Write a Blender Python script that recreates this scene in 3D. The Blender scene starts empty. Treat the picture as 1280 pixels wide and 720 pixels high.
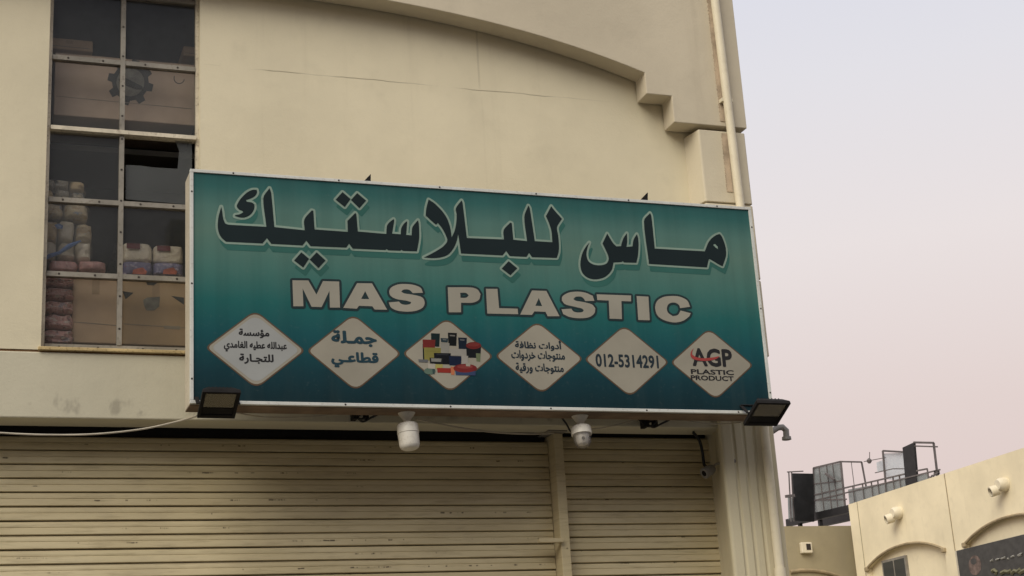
import bpy, bmesh, math, random, unicodedata
from mathutils import Vector, Matrix
import numpy as np
random.seed(7)
SC = bpy.context.scene
COL = SC.collection
R = math.radians

# ------------------------------------------------------------------ camera
F_PX, PITCH, YAW, ROLL = 1956.6, R(16.97), R(20.636), R(-3.608)
CAM = Vector((0.0, -9.0, 1.6))
FW = Vector((math.sin(YAW) * math.cos(PITCH), math.cos(YAW) * math.cos(PITCH), math.sin(PITCH)))
_r0 = Vector((math.cos(YAW), -math.sin(YAW), 0)); _u0 = _r0.cross(FW)
RT = _r0 * math.cos(ROLL) + _u0 * math.sin(ROLL)
UP = -_r0 * math.sin(ROLL) + _u0 * math.cos(ROLL)
cam_d = bpy.data.cameras.new('camera')
cam_d.sensor_width = 36.0
cam_d.lens = 36.0 * F_PX / 1280.0
cam_d.clip_start = 0.1; cam_d.clip_end = 5000
cam_o = bpy.data.objects.new('camera', cam_d); COL.objects.link(cam_o)
cam_o.matrix_world = Matrix(((RT.x, UP.x, -FW.x, CAM.x), (RT.y, UP.y, -FW.y, CAM.y), (RT.z, UP.z, -FW.z, CAM.z), (0, 0, 0, 1)))
SC.camera = cam_o

# ------------------------------------------------------------------ sky and sun
SUN_EL, SUN_AZ = R(44), R(-132)        # azimuth measured from +Y towards +X: the sun stands left of and behind the camera
w = bpy.data.worlds.new('World'); SC.world = w; w.use_nodes = True
wn, wl = w.node_tree.nodes, w.node_tree.links
bg = wn['Background']
sky = wn.new('ShaderNodeTexSky'); sky.sky_type = 'NISHITA'; sky.sun_disc = False
sky.sun_elevation = R(12); sky.sun_rotation = SUN_AZ; sky.dust_density = 4.0; sky.air_density = 1.5
tc = wn.new('ShaderNodeTexCoord'); sx = wn.new('ShaderNodeSeparateXYZ'); wl.new(tc.outputs['Generated'], sx.inputs[0])
ramp = wn.new('ShaderNodeValToRGB'); wl.new(sx.outputs['Z'], ramp.inputs[0])
cr = ramp.color_ramp
cr.elements[0].position = 0.0; cr.elements[0].color = (0.68, 0.54, 0.48, 1)
cr.elements[1].position = 1.0; cr.elements[1].color = (0.52, 0.55, 0.66, 1)
for p, c in ((0.10, (0.75, 0.60, 0.57, 1)), (0.20, (0.785, 0.665, 0.64, 1)), (0.30, (0.84, 0.77, 0.765, 1)), (0.40, (0.79, 0.775, 0.82, 1)), (0.46, (0.745, 0.75, 0.83, 1)), (0.7, (0.62, 0.63, 0.73, 1))):
    e = cr.elements.new(p); e.color = c
nm = wn.new('ShaderNodeMixRGB'); nm.blend_type = 'MULTIPLY'; nm.inputs[0].default_value = 1; nm.inputs[2].default_value = (0.08, 0.08, 0.08, 1)
wl.new(sky.outputs[0], nm.inputs[1])
mx = wn.new('ShaderNodeMixRGB'); mx.inputs[0].default_value = 0.04
wl.new(ramp.outputs[0], mx.inputs[1]); wl.new(nm.outputs[0], mx.inputs[2]); wl.new(mx.outputs[0], bg.inputs[0])
bg.inputs[1].default_value = 1.0
sd = bpy.data.lights.new('sun', 'SUN'); sd.energy = 2.7; sd.angle = R(45); sd.color = (1.0, 0.92, 0.76)
so = bpy.data.objects.new('sun', sd); COL.objects.link(so)
_sv = Vector((math.sin(SUN_AZ) * math.cos(SUN_EL), math.cos(SUN_AZ) * math.cos(SUN_EL), math.sin(SUN_EL)))
so.rotation_euler = _sv.to_track_quat('Z', 'Y').to_euler(); so.location = (-20, -20, 30)
vs = SC.view_settings
vs.view_transform = 'Standard'; vs.look = 'None'; vs.exposure = 0.0; vs.gamma = 1.0; vs.use_curve_mapping = False

# ------------------------------------------------------------------ photo pixel to place
def ray(x, y):
    return (FW + RT * ((x - 640) / F_PX) + UP * ((360 - y) / F_PX)).normalized()
def at(x, y, Y):            # where the line of sight meets a plane parallel to the shop front
    d = ray(x, y); return CAM + d * ((Y - CAM.y) / d.y)
def atX(x, y, X):           # ... a plane along the side street
    d = ray(x, y); return CAM + d * ((X - CAM.x) / d.x)

# ------------------------------------------------------------------ materials
def lin(r, g, b):
    f = lambda c: (c / 255 / 12.92) if c <= 10 else ((c / 255 + 0.055) / 1.055) ** 2.4
    return (f(r), f(g), f(b), 1)
class NT:
    def __init__(s, m): s.t = m.node_tree; s.n = s.t.nodes; s.l = s.t.links
    def new(s, typ, **kw):
        n = s.n.new(typ)
        for k, v in kw.items(): setattr(n, k, v)
        return n
    def put(s, sock, v):
        if isinstance(v, bpy.types.NodeSocket): s.l.new(v, sock)
        elif v is not None: sock.default_value = v
    def math(s, op, a, b=None, c=None, clamp=False):
        n = s.new('ShaderNodeMath', operation=op, use_clamp=clamp)
        s.put(n.inputs[0], a); s.put(n.inputs[1], b); s.put(n.inputs[2], c)
        return n.outputs[0]
    def mix(s, f, a, b, mode='MIX'):
        n = s.new('ShaderNodeMixRGB', blend_type=mode)
        s.put(n.inputs[0], f); s.put(n.inputs[1], a); s.put(n.inputs[2], b); return n.outputs[0]
    def pos(s):
        g = s.new('ShaderNodeNewGeometry'); return g.outputs['Position']
    def xyz(s, v):
        n = s.new('ShaderNodeSeparateXYZ'); s.put(n.inputs[0], v); return n.outputs
    def scale(s, v, k):
        n = s.new('ShaderNodeMapping'); s.put(n.inputs[0], v); n.inputs['Scale'].default_value = k; return n.outputs[0]
    def noise(s, v, scale, detail=4, rough=0.55):
        n = s.new('ShaderNodeTexNoise'); s.put(n.inputs['Vector'], v); n.inputs['Scale'].default_value = scale
        n.inputs['Detail'].default_value = detail; n.inputs['Roughness'].default_value = rough; return n.outputs['Fac']
    def smooth(s, v, a, b):     # 0 at a, 1 at b
        n = s.new('ShaderNodeMapRange', interpolation_type='SMOOTHSTEP'); s.put(n.inputs[0], v)
        n.inputs[1].default_value = a; n.inputs[2].default_value = b; return n.outputs[0]
    def bump(s, h, strength, dist):
        n = s.new('ShaderNodeBump'); s.put(n.inputs['Height'], h); n.inputs['Strength'].default_value = strength; n.inputs['Distance'].default_value = dist
        return n.outputs[0]
def base_mat(name, col=None, rough=0.6, metal=0.0, spec=0.4):
    m = bpy.data.materials.new(name); m.use_nodes = True
    b = m.node_tree.nodes['Principled BSDF']
    if col is not None: b.inputs['Base Color'].default_value = col if len(col) == 4 else (*col, 1)
    b.inputs['Roughness'].default_value = rough; b.inputs['Metallic'].default_value = metal; b.inputs['Specular IOR Level'].default_value = spec
    return m, NT(m), b
def worn(name, col, rough=0.6, metal=0.0, var=0.18, scale=6.0, bump=0.0, dirt=None, dirt_amt=0.5, spec=0.4):
    """painted or moulded surface with uneven tone and some grime of its own"""
    m, t, b = base_mat(name, col, rough, metal, spec)
    p = t.pos(); n1 = t.noise(p, scale, 5); n2 = t.noise(p, scale * 9, 3)
    c4 = col if len(col) == 4 else (*col, 1)
    lo = tuple(c * (1 - var) for c in c4[:3]) + (1,); hi = tuple(min(1, c * (1 + var)) for c in c4[:3]) + (1,)
    c = t.mix(t.smooth(n1, 0.3, 0.7), lo, hi)
    if dirt: c = t.mix(t.math('MULTIPLY', t.smooth(n2, 0.52, 0.72), dirt_amt), c, dirt if len(dirt) == 4 else (*dirt, 1))
    t.l.new(c, b.inputs['Base Color'])
    r = t.math('MULTIPLY_ADD', n2, 0.25, rough - 0.12); t.l.new(r, b.inputs['Roughness'])
    if bump: t.l.new(t.bump(n2, 0.5, bump), b.inputs['Normal'])
    return m
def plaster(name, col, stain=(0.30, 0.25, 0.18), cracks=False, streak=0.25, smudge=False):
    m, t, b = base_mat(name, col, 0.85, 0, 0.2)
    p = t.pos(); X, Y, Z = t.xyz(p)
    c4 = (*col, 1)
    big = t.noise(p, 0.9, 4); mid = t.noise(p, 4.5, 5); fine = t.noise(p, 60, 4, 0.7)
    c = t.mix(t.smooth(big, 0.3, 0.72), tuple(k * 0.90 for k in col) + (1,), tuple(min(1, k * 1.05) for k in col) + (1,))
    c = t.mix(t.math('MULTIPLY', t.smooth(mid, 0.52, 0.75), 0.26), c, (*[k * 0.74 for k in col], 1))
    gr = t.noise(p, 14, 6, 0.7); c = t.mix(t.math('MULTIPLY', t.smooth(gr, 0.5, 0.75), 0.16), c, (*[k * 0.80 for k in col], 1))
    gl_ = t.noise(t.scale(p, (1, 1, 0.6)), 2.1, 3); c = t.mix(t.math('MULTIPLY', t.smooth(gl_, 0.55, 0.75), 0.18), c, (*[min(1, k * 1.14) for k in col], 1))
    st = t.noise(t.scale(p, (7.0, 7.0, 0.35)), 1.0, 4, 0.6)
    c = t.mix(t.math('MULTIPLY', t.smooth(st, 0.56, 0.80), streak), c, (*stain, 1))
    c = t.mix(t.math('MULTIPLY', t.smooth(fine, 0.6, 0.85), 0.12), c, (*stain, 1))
    h = fine
    if cracks:
        wob = t.math('MULTIPLY_ADD', t.noise(p, 3.0, 3), 0.035, -0.0175)
        d = t.math('ABSOLUTE', t.math('SUBTRACT', t.math('ADD', Z, wob), 5.908))
        wid = t.noise(t.scale(p, (2.2, 1, 1)), 1.0, 2)
        a = t.math('MULTIPLY', t.math('SUBTRACT', 1.0, t.smooth(d, 0.001, 0.005)), t.smooth(wid, 0.36, 0.60))
        inr = t.math('MULTIPLY', t.smooth(X, 1.35, 1.5), t.math('SUBTRACT', 1.0, t.smooth(X, 3.6, 4.3)))
        a = t.math('MULTIPLY', a, inr)
        for vx, z0, z1, k in ((3.25, 5.86, 6.5, 0.30), (3.26, 4.8, 5.9, 0.05)):
            dv = t.math('ABSOLUTE', t.math('SUBTRACT', t.math('ADD', X, t.math('MULTIPLY', wob, 0.4)), vx))
            av = t.math('MULTIPLY', t.math('SUBTRACT', 1.0, t.smooth(dv, 0.003, 0.010)), k)
            av = t.math('MULTIPLY', av, t.math('MULTIPLY', t.smooth(Z, z0, z0 + 0.15), t.math('SUBTRACT', 1.0, t.smooth(Z, z1 - 0.1, z1))))
            a = t.math('MAXIMUM', a, av)
        c = t.mix(t.math('MULTIPLY', a, 0.6), c, (0.10, 0.075, 0.045, 1))
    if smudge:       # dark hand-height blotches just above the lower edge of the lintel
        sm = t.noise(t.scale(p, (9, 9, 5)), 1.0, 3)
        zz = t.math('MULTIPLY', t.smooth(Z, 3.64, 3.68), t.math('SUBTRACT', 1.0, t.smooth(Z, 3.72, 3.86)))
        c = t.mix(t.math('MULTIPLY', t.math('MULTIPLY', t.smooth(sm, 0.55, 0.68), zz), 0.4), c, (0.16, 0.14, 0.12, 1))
    t.l.new(c, b.inputs['Base Color'])
    hh = t.math('ADD', t.math('MULTIPLY', fine, 0.6), t.math('MULTIPLY', mid, 1.6))
    t.l.new(t.bump(hh, 0.35, 0.006), b.inputs['Normal'])
    return m

M = {}
WALL = (0.71, 0.645, 0.475)
M['wall'] = plaster('cream_plaster', WALL, cracks=True, streak=0.15)
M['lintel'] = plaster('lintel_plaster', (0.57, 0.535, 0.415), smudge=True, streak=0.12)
M['fascia'] = plaster('fascia_plaster', (0.60, 0.535, 0.41), streak=0.14)
M['pier'] = plaster('pier_plaster', (0.65, 0.585, 0.445), streak=0.25)
M['shaft'] = plaster('pier_shaft_plaster', (0.62, 0.56, 0.40), stain=(0.24, 0.19, 0.12), streak=0.75)
M['soffit'] = plaster('soffit_plaster', (0.36, 0.30, 0.21), stain=(0.10, 0.08, 0.05), streak=0.5)
M['dark'] = worn('void_black', (0.02, 0.018, 0.015), 0.9)
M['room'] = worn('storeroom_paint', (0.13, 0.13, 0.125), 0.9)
M['rust'] = worn('rusty_joint', (0.20, 0.11, 0.05), 0.9, dirt=(0.35, 0.24, 0.12))
M['sill'] = worn('sill_paint', (0.52, 0.40, 0.20), 0.8, dirt=(0.20, 0.12, 0.05), dirt_amt=0.8, bump=0.004)
M['frame_grey'] = worn('window_bar_paint', (0.26, 0.24, 0.205), 0.6, dirt=(0.12, 0.10, 0.08))
M['frame_white'] = worn('window_transom_paint', (0.62, 0.56, 0.44), 0.6, dirt=(0.16, 0.11, 0.07))
M['screw'] = base_mat('screw_rust', (0.03, 0.022, 0.018, 1), 0.7)[0]
M['alu'] = worn('white_aluminium', (0.62, 0.63, 0.60), 0.45, var=0.08, dirt=(0.30, 0.28, 0.24), dirt_amt=0.35)
M['alu_side'] = worn('sign_side_sheet', (0.55, 0.50, 0.40), 0.5, var=0.08, dirt=(0.30, 0.25, 0.18))
M['black_metal'] = worn('black_powder_coat', (0.014, 0.013, 0.013), 0.75, var=0.3, spec=0.15)
M['pipe'] = worn('cream_pvc', (0.72, 0.65, 0.49), 0.5, var=0.05, scale=2, dirt=(0.5, 0.42, 0.29), dirt_amt=0.25)
M['pipe_grey'] = worn('grey_pvc', (0.26, 0.25, 0.235), 0.55)
M['plastic_white'] = worn('white_plastic', (0.72, 0.69, 0.62), 0.4, var=0.06, dirt=(0.45, 0.40, 0.32), dirt_amt=0.35)
M['cable'] = worn('pale_cable', (0.42, 0.38, 0.31), 0.6)
M['cable_black'] = worn('black_cable', (0.02, 0.02, 0.02), 0.6)
M['cardboard'] = worn('brown_cardboard', (0.58, 0.425, 0.285), 0.9, var=0.12, scale=3)
M['cardboard_grey'] = worn('greyed_cardboard', (0.58, 0.45, 0.35), 0.9, var=0.14, scale=3)
M['cardboard_dark'] = worn('dark_cardboard', (0.52, 0.38, 0.235), 0.9, var=0.12, scale=3)
M['print_dark'] = worn('carton_print', (0.075, 0.077, 0.077), 0.9, var=0.25, scale=20)
M['print_grey'] = worn('carton_print_grey', (0.24, 0.235, 0.21), 0.9, var=0.25, scale=20)
M['label_pale'] = worn('pale_sticker', (0.34, 0.30, 0.24), 0.8)
M['tape'] = worn('brown_packing_tape', (0.44, 0.32, 0.20), 0.35, var=0.1)
M['pack_red'] = worn('red_pack_film', (0.42, 0.22, 0.20), 0.35, var=0.3, scale=24, dirt=(0.66, 0.58, 0.55), dirt_amt=0.9)
M['ground'] = plaster('dusty_ground', (0.30, 0.26, 0.20))
M['asphalt'] = worn('asphalt', (0.055, 0.054, 0.052), 0.9, bump=0.004)
M['paving'] = plaster('pavement_concrete', (0.24, 0.22, 0.19))
M['kerb'] = worn('kerb_concrete', (0.36, 0.33, 0.28), 0.9)
M['cream2'] = plaster('pale_yellow_render', (0.84, 0.745, 0.53), streak=0.10)
M['recess2'] = plaster('pale_yellow_render_panel', (0.84, 0.745, 0.53), streak=0.06)
M['greywall'] = plaster('greyed_render', (0.36, 0.31, 0.20), streak=0.2)
M['mould'] = worn('mould_shade_and_joint', (0.34, 0.27, 0.165), 0.8)  # shadow under the arch edge put into the mould colour; joints share it
M['black_sheet'] = worn('black_sheet_metal', (0.012, 0.012, 0.013), 0.45, var=0.3)
M['steel_dark'] = worn('dark_steel', (0.13, 0.115, 0.115), 0.6)
M['roof_grey'] = worn('roof_felt', (0.25, 0.23, 0.2), 0.9)

SP = 0.0822
def mat_shutter():
    m, t, b = base_mat('shutter_paint', (0.40, 0.31, 0.165, 1), 0.55, 0, 0.3)
    p = t.pos(); X, Y, Z = t.xyz(p)
    n = t.noise(t.scale(p, (1.1, 1, 5.0)), 1.5, 5); g = t.noise(t.scale(p, (3, 1, 30)), 2.0, 4)
    c = t.mix(t.smooth(n, 0.3, 0.75), (0.54, 0.46, 0.285, 1), (0.64, 0.555, 0.36, 1))
    c = t.mix(t.math('MULTIPLY', t.smooth(g, 0.5, 0.75), 0.35), c, (0.26, 0.21, 0.12, 1))
    # scraped-off paint in short dashes
    row = t.math('DIVIDE', t.math('SUBTRACT', 3.59, Z), SP); ri = t.math('FLOOR', row); rf_ = t.math('FRACT', row)
    cv = t.new('ShaderNodeCombineXYZ'); t.put(cv.inputs[0], t.math('MULTIPLY', X, 11.0)); t.put(cv.inputs[2], t.math('MULTIPLY', ri, 7.31))
    s_ = t.noise(cv.outputs[0], 1.0, 3, 0.7)
    cg = t.new('ShaderNodeCombineXYZ'); t.put(cg.inputs[0], t.math('MULTIPLY', X, 1.1)); t.put(cg.inputs[2], t.math('MULTIPLY', ri, 3.17))
    gate = t.noise(cg.outputs[0], 1.0, 2)
    wob = t.math('MULTIPLY_ADD', t.noise(p, 30, 3), 0.12, 0.50)
    thin = t.math('SUBTRACT', 1.0, t.smooth(t.math('ABSOLUTE', t.math('SUBTRACT', rf_, wob)), 0.025, 0.075))
    sc = t.math('MULTIPLY', t.math('MULTIPLY', t.smooth(s_, 0.56, 0.62), t.smooth(gate, 0.50, 0.56)), thin)
    fl = t.noise(t.scale(p, (4, 1, 9)), 1.0, 4); c = t.mix(t.math('MULTIPLY', t.smooth(fl, 0.5, 0.75), 0.22), c, (0.33, 0.275, 0.19, 1))
    c = t.mix(t.math('MULTIPLY', sc, 0.85), c, (0.045, 0.03, 0.02, 1))
    t.l.new(c, b.inputs['Base Color'])
    t.l.new(t.bump(t.noise(p, 25, 3), 0.2, 0.003), b.inputs['Normal'])
    return m
M['shutter'] = mat_shutter()
def mat_glass(name, dust, tint=(0.95, 0.95, 0.945, 1), dustcol=(0.16, 0.165, 0.16, 1), rough=0.08, gl=0.10):
    m = bpy.data.materials.new(name); m.use_nodes = True; t = NT(m)
    for n in list(t.n): t.n.remove(n)
    out = t.new('ShaderNodeOutputMaterial')
    tr = t.new('ShaderNodeBsdfTransparent'); tr.inputs[0].default_value = tint
    df = t.new('ShaderNodeBsdfDiffuse'); df.inputs[0].default_value = dustcol
    gs = t.new('ShaderNodeBsdfGlossy'); gs.inputs['Roughness'].default_value = rough; gs.inputs['Color'].default_value = (0.8, 0.8, 0.8, 1)
    fr = t.new('ShaderNodeFresnel'); fr.inputs['IOR'].default_value = 1.45
    p = t.pos(); nz = t.noise(p, 3.0, 5)
    dm = t.math('MULTIPLY', t.math('MULTIPLY_ADD', nz, 1.0, 0.5), dust)
    a = t.new('ShaderNodeMixShader'); t.l.new(dm, a.inputs[0]); t.l.new(tr.outputs[0], a.inputs[1]); t.l.new(df.outputs[0], a.inputs[2])
    g = t.new('ShaderNodeMixShader'); t.l.new(t.math('MULTIPLY', fr.outputs[0], gl * 10), g.inputs[0]); t.l.new(a.outputs[0], g.inputs[1]); t.l.new(gs.outputs[0], g.inputs[2])
    t.l.new(g.outputs[0], out.inputs[0]); return m
M['glass'] = mat_glass('dusty_window_glass', 0.10, dustcol=(0.16, 0.17, 0.172, 1), gl=0.035)
M['glass_dusty'] = mat_glass('dirty_broken_glass', 0.32, dustcol=(0.15, 0.16, 0.16, 1), gl=0.035)
M['glass_clear'] = mat_glass('clear_dome_plastic', 0.25, dustcol=(0.6, 0.56, 0.52, 1), gl=0.10)
M['glass_flood'] = mat_glass('floodlight_glass', 0.40, dustcol=(0.42, 0.37, 0.26, 1), gl=0.10)
M['poly'] = mat_glass('translucent_sheet', 0.42, dustcol=(0.30, 0.33, 0.33, 1), tint=(0.75, 0.8, 0.8, 1), gl=0.06)
M['poly_white'] = mat_glass('white_translucent_sheet', 0.55, dustcol=(0.72, 0.77, 0.82, 1), gl=0.04)
M['dark_glass'] = base_mat('dark_window_glass', (0.05, 0.055, 0.055, 1), 0.12, 0, 0.5)[0]

def flat(name, col, rough=0.55): return base_mat(name, col, rough, 0, 0.25)[0]
def print_mat(name, col, var=0.10, spec=0.12):
    m, t, b = base_mat(name, col, 0.5, 0, spec)
    p = t.pos(); n = t.noise(p, 2.2, 4)
    t.l.new(t.mix(t.smooth(n, 0.25, 0.75), tuple(c * (1 - var) for c in col[:3]) + (1,), tuple(c * (1 + var) for c in col[:3]) + (1,)), b.inputs['Base Color'])
    return m

# ------------------------------------------------------------------ mesh helpers
class MB:
    def __init__(s): s.v = []; s.f = []; s.mi = []; s.cur = 0
    def add(s, vs, fs):
        o = len(s.v); s.v += [tuple(p) for p in vs]
        for f in fs: s.f.append([o + i for i in f]); s.mi.append(s.cur)
        return s
    def box(s, x0, x1, y0, y1, z0, z1):
        x0, x1 = min(x0, x1), max(x0, x1); y0, y1 = min(y0, y1), max(y0, y1); z0, z1 = min(z0, z1), max(z0, z1)
        return s.add([(x0, y0, z0), (x1, y0, z0), (x1, y1, z0), (x0, y1, z0), (x0, y0, z1), (x1, y0, z1), (x1, y1, z1), (x0, y1, z1)],
                     [(0, 3, 2, 1), (4, 5, 6, 7), (0, 1, 5, 4), (1, 2, 6, 5), (2, 3, 7, 6), (3, 0, 4, 7)])
    def prism(s, ring, vec):
        """closed ring of 3D points pushed along vec"""
        n = len(ring); vec = Vector(vec)
        a = [Vector(p) for p in ring]; b = [p + vec for p in a]
        return s.add(a + b, [tuple(range(n)), tuple(reversed(range(n, 2 * n)))] + [(i, (i + 1) % n + 0, n + (i + 1) % n, n + i) for i in range(n)])
    def bar(s, p, q, wd, ht=None, up=(0, 0, 1)):
        """square bar from p to q"""
        p, q = Vector(p), Vector(q); ht = ht or wd
        d = (q - p).normalized(); u = Vector(up)
        if abs(d.dot(u)) > 0.98: u = Vector((1, 0, 0))
        a = d.cross(u).normalized() * wd / 2; b = a.cross(d).normalized() * ht / 2
        ring = [p + a + b, p - a + b, p - a - b, p + a - b]
        return s.prism(ring, q - p)
    def tube(s, pts, r, n=8, caps=True):
        pts = [Vector(p) for p in pts]; rs = r if isinstance(r, (list, tuple)) else [r] * len(pts)
        o = len(s.v); prev = None
        for i, p in enumerate(pts):
            d = (pts[min(i + 1, len(pts) - 1)] - pts[max(i - 1, 0)]).normalized()
            if prev is None:
                u = Vector((0, 0, 1)) if abs(d.z) < 0.9 else Vector((1, 0, 0)); a = d.cross(u).normalized()
            else:
                a = (prev - d * prev.dot(d)).normalized()
            prev = a; b = d.cross(a)
            for k in range(n):
                t = 2 * math.pi * k / n; s.v.append(tuple(p + (a * math.cos(t) + b * math.sin(t)) * rs[i]))
        for i in range(len(pts) - 1):
            for k in range(n):
                s.f.append([o + i * n + k, o + i * n + (k + 1) % n, o + (i + 1) * n + (k + 1) % n, o + (i + 1) * n + k]); s.mi.append(s.cur)
        if caps:
            s.f.append([o + k for k in reversed(range(n))]); s.mi.append(s.cur)
            s.f.append([o + (len(pts) - 1) * n + k for k in range(n)]); s.mi.append(s.cur)
        return s
    def lathe(s, base, axis, prof, n=20):
        """prof = [(along axis, radius)]"""
        ax = Vector(axis).normalized(); base = Vector(base)
        return s.tube_profile([base + ax * h for h, r in prof], ax, [r for h, r in prof], n)
    def tube_profile(s, pts, ax, rs, n):
        u = Vector((0, 0, 1)) if abs(ax.z) < 0.9 else Vector((1, 0, 0)); a = ax.cross(u).normalized(); b = ax.cross(a)
        o = len(s.v)
        for p, r in zip(pts, rs):
            for k in range(n):
                t = 2 * math.pi * k / n; s.v.append(tuple(p + (a * math.cos(t) + b * math.sin(t)) * r))
        for i in range(len(pts) - 1):
            for k in range(n):
                s.f.append([o + i * n + k, o + i * n + (k + 1) % n, o + (i + 1) * n + (k + 1) % n, o + (i + 1) * n + k]); s.mi.append(s.cur)
        s.f.append([o + k for k in reversed(range(n))]); s.mi.append(s.cur)
        s.f.append([o + (len(pts) - 1) * n + k for k in range(n)]); s.mi.append(s.cur)
        return s
    def build(s, name, mat, parent=None, bevel=0.0, smooth=False, origin=None):
        me = bpy.data.meshes.new(name)
        mats = mat if isinstance(mat, (list, tuple)) else [mat]
        if parent is not None: org = WORLD[parent.name]
        elif origin is not None: org = Vector(origin)
        else:
            a = np.array(s.v); org = Vector(((a[:, 0].min() + a[:, 0].max()) / 2, (a[:, 1].min() + a[:, 1].max()) / 2, a[:, 2].min()))
        me.from_pydata([tuple(Vector(p) - org) for p in s.v], [], s.f)
        for mt in mats: me.materials.append(M[mt] if isinstance(mt, str) else mt)
        if len(mats) > 1: me.polygons.foreach_set('material_index', s.mi)
        bm = bmesh.new(); bm.from_mesh(me); bmesh.ops.recalc_face_normals(bm, faces=bm.faces); bm.to_mesh(me); bm.free()
        if smooth: me.polygons.foreach_set('use_smooth', [True] * len(me.polygons))
        me.update()
        o = bpy.data.objects.new(name, me); COL.objects.link(o)
        if parent is not None: o.parent = parent
        else: o.location = org
        WORLD[o.name] = org
        if bevel:
            b = o.modifiers.new('bevel', 'BEVEL'); b.width = bevel; b.segments = 2; b.limit_method = 'ANGLE'
        if smooth:
            e = o.modifiers.new('edges', 'EDGE_SPLIT'); e.split_angle = R(40)
        return o
WORLD = {}
def thing(name, loc, label, cat, group=None):
    o = bpy.data.objects.new(name, None); COL.objects.link(o); o.location = loc; o.empty_display_size = 0.2
    WORLD[o.name] = Vector(loc)
    return tag(o, label, cat, group)
def tag(o, label=None, cat=None, group=None, kind=None):
    if label: o['label'] = label
    if cat: o['category'] = cat
    if group: o['group'] = group
    if kind: o['kind'] = kind
    return o
def sub(name, parent, mb, mat, **kw): return mb.build(name, mat, parent, **kw)

# ================================================================== SETTING
ZF = 0.15
tag(MB().add([(-900, -900, 0), (900, -900, 0), (900, 900, 0), (-900, 900, 0)], [(0, 1, 2, 3)]).build('ground', 'ground', origin=(0, 0, 0)), kind='structure')
tag(MB().add([(-300, -16, 0.004), (300, -16, 0.004), (300, -1.4, 0.004), (-300, -1.4, 0.004)], [(0, 1, 2, 3)]).build('road', 'asphalt', origin=(0, 0, 0)), kind='structure')
tag(MB().add([(8.5, -1.4, 0.004), (19.5, -1.4, 0.004), (19.5, 45, 0.004), (8.5, 45, 0.004)], [(0, 1, 2, 3)]).build('side_street', 'asphalt', origin=(0, 0, 0)), kind='structure')
pv = tag(MB().box(-12, 8.3, -1.2, 12, -0.05, ZF).build('pavement', 'paving', bevel=0.01), kind='structure')
sub('kerb', pv, MB().box(-12, 8.5, -1.39, -1.203, -0.05, ZF + 0.005), 'kerb', bevel=0.015)
sub('kerb', pv, MB().box(8.303, 8.49, -1.2, 12, -0.05, ZF + 0.005), 'kerb', bevel=0.015)
pv2 = tag(MB().box(19.7, 45, -1.4, 45, -0.05, ZF).build('pavement', 'paving', bevel=0.01), kind='structure')
sub('kerb', pv2, MB().box(19.51, 19.697, -1.4, 45, -0.05, ZF + 0.005), 'kerb', bevel=0.015)

# unseen houses added behind the photographer to close off the shop's low sky
def across(x0, x1, h, n, mat, label):
    root = thing('added_road_building', ((x0 + x1) / 2, -31, 0), label, 'building')
    MB().box(x0, x1, -38, -24, -0.05, h).build('body', mat, root)
    MB().box(x0 - 0.1, x1 + 0.1, -38.1, -23.9, h + 0.001, h + 0.5).build('parapet', mat, root)
    st = int(h // 3.4)
    for k in range(st):
        for j in range(n):
            xc = x0 + (x1 - x0) * (j + 0.5) / n; z = 1.0 + k * 3.4
            f = MB().box(xc - 0.75, xc + 0.75, -24.02, -23.94, z, z + 1.7).build('window', 'frame_grey', root)
            for a, b in ((-0.70, -0.02), (0.02, 0.70)): MB().box(xc + a, xc + b, -23.935, -23.925, z + 0.05, z + 1.65).build('pane', 'dark_glass', f)
M['far_a'] = plaster('brown_render', (0.30, 0.25, 0.19)); M['far_b'] = plaster('dull_render', (0.26, 0.23, 0.19))
across(-62, -34, 11.5, 7, 'far_a', 'long brown rendered building added out of view across the road, farthest along on the sunny end')
across(-33, -9, 12.5, 6, 'far_b', 'dull rendered three storey building added out of view across the road, left of the one facing the shop')
across(-8, 20, 12.0, 7, 'far_a', 'brown rendered three storey building added out of view across the road facing the shop')
across(21, 48, 11.0, 7, 'far_b', 'dull rendered three storey building added out of view across the road facing the side street')

# ================================================================== SHOP BUILDING
XC = 0.94                                    # the arch is centred on the tall window
XR, XL = 5.135, 2 * 0.94 - 5.135
FY = -0.17                                   # front of the arched fascia
ZB = 3.636                                   # lower edge of the lintel
ZW = 4.022                                   # ledge under the window
SHY = 0.28                                   # shutter plane
shop = thing('shop_building', ((XL + XR) / 2, 4.0, ZF), 'cream plastered shop building with stepped arch, tall window and roller shutters below', 'building')
WX0, WX1, WZ0, WZ1 = 0.497, 1.404, 4.05, 6.62
# recessed wall round the tall window
sub('wall', shop, MB().box(XL + 0.3, WX0, 0, 0.2, ZW + 0.012, 7.2), 'wall')
sub('wall', shop, MB().box(WX1, XR - 0.05, 0, 0.2, ZW + 0.012, 7.2), 'wall')
sub('wall', shop, MB().box(WX0 + 0.001, WX1 - 0.001, 0.003, 0.197, WZ1, 7.2), 'wall')
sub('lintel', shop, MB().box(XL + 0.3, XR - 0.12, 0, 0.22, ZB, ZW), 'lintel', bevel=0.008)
sub('joint', shop, MB().box(XL + 0.3, XR - 0.13, 0.006, 0.19, ZW - 0.002, ZW + 0.014), 'rust')
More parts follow.
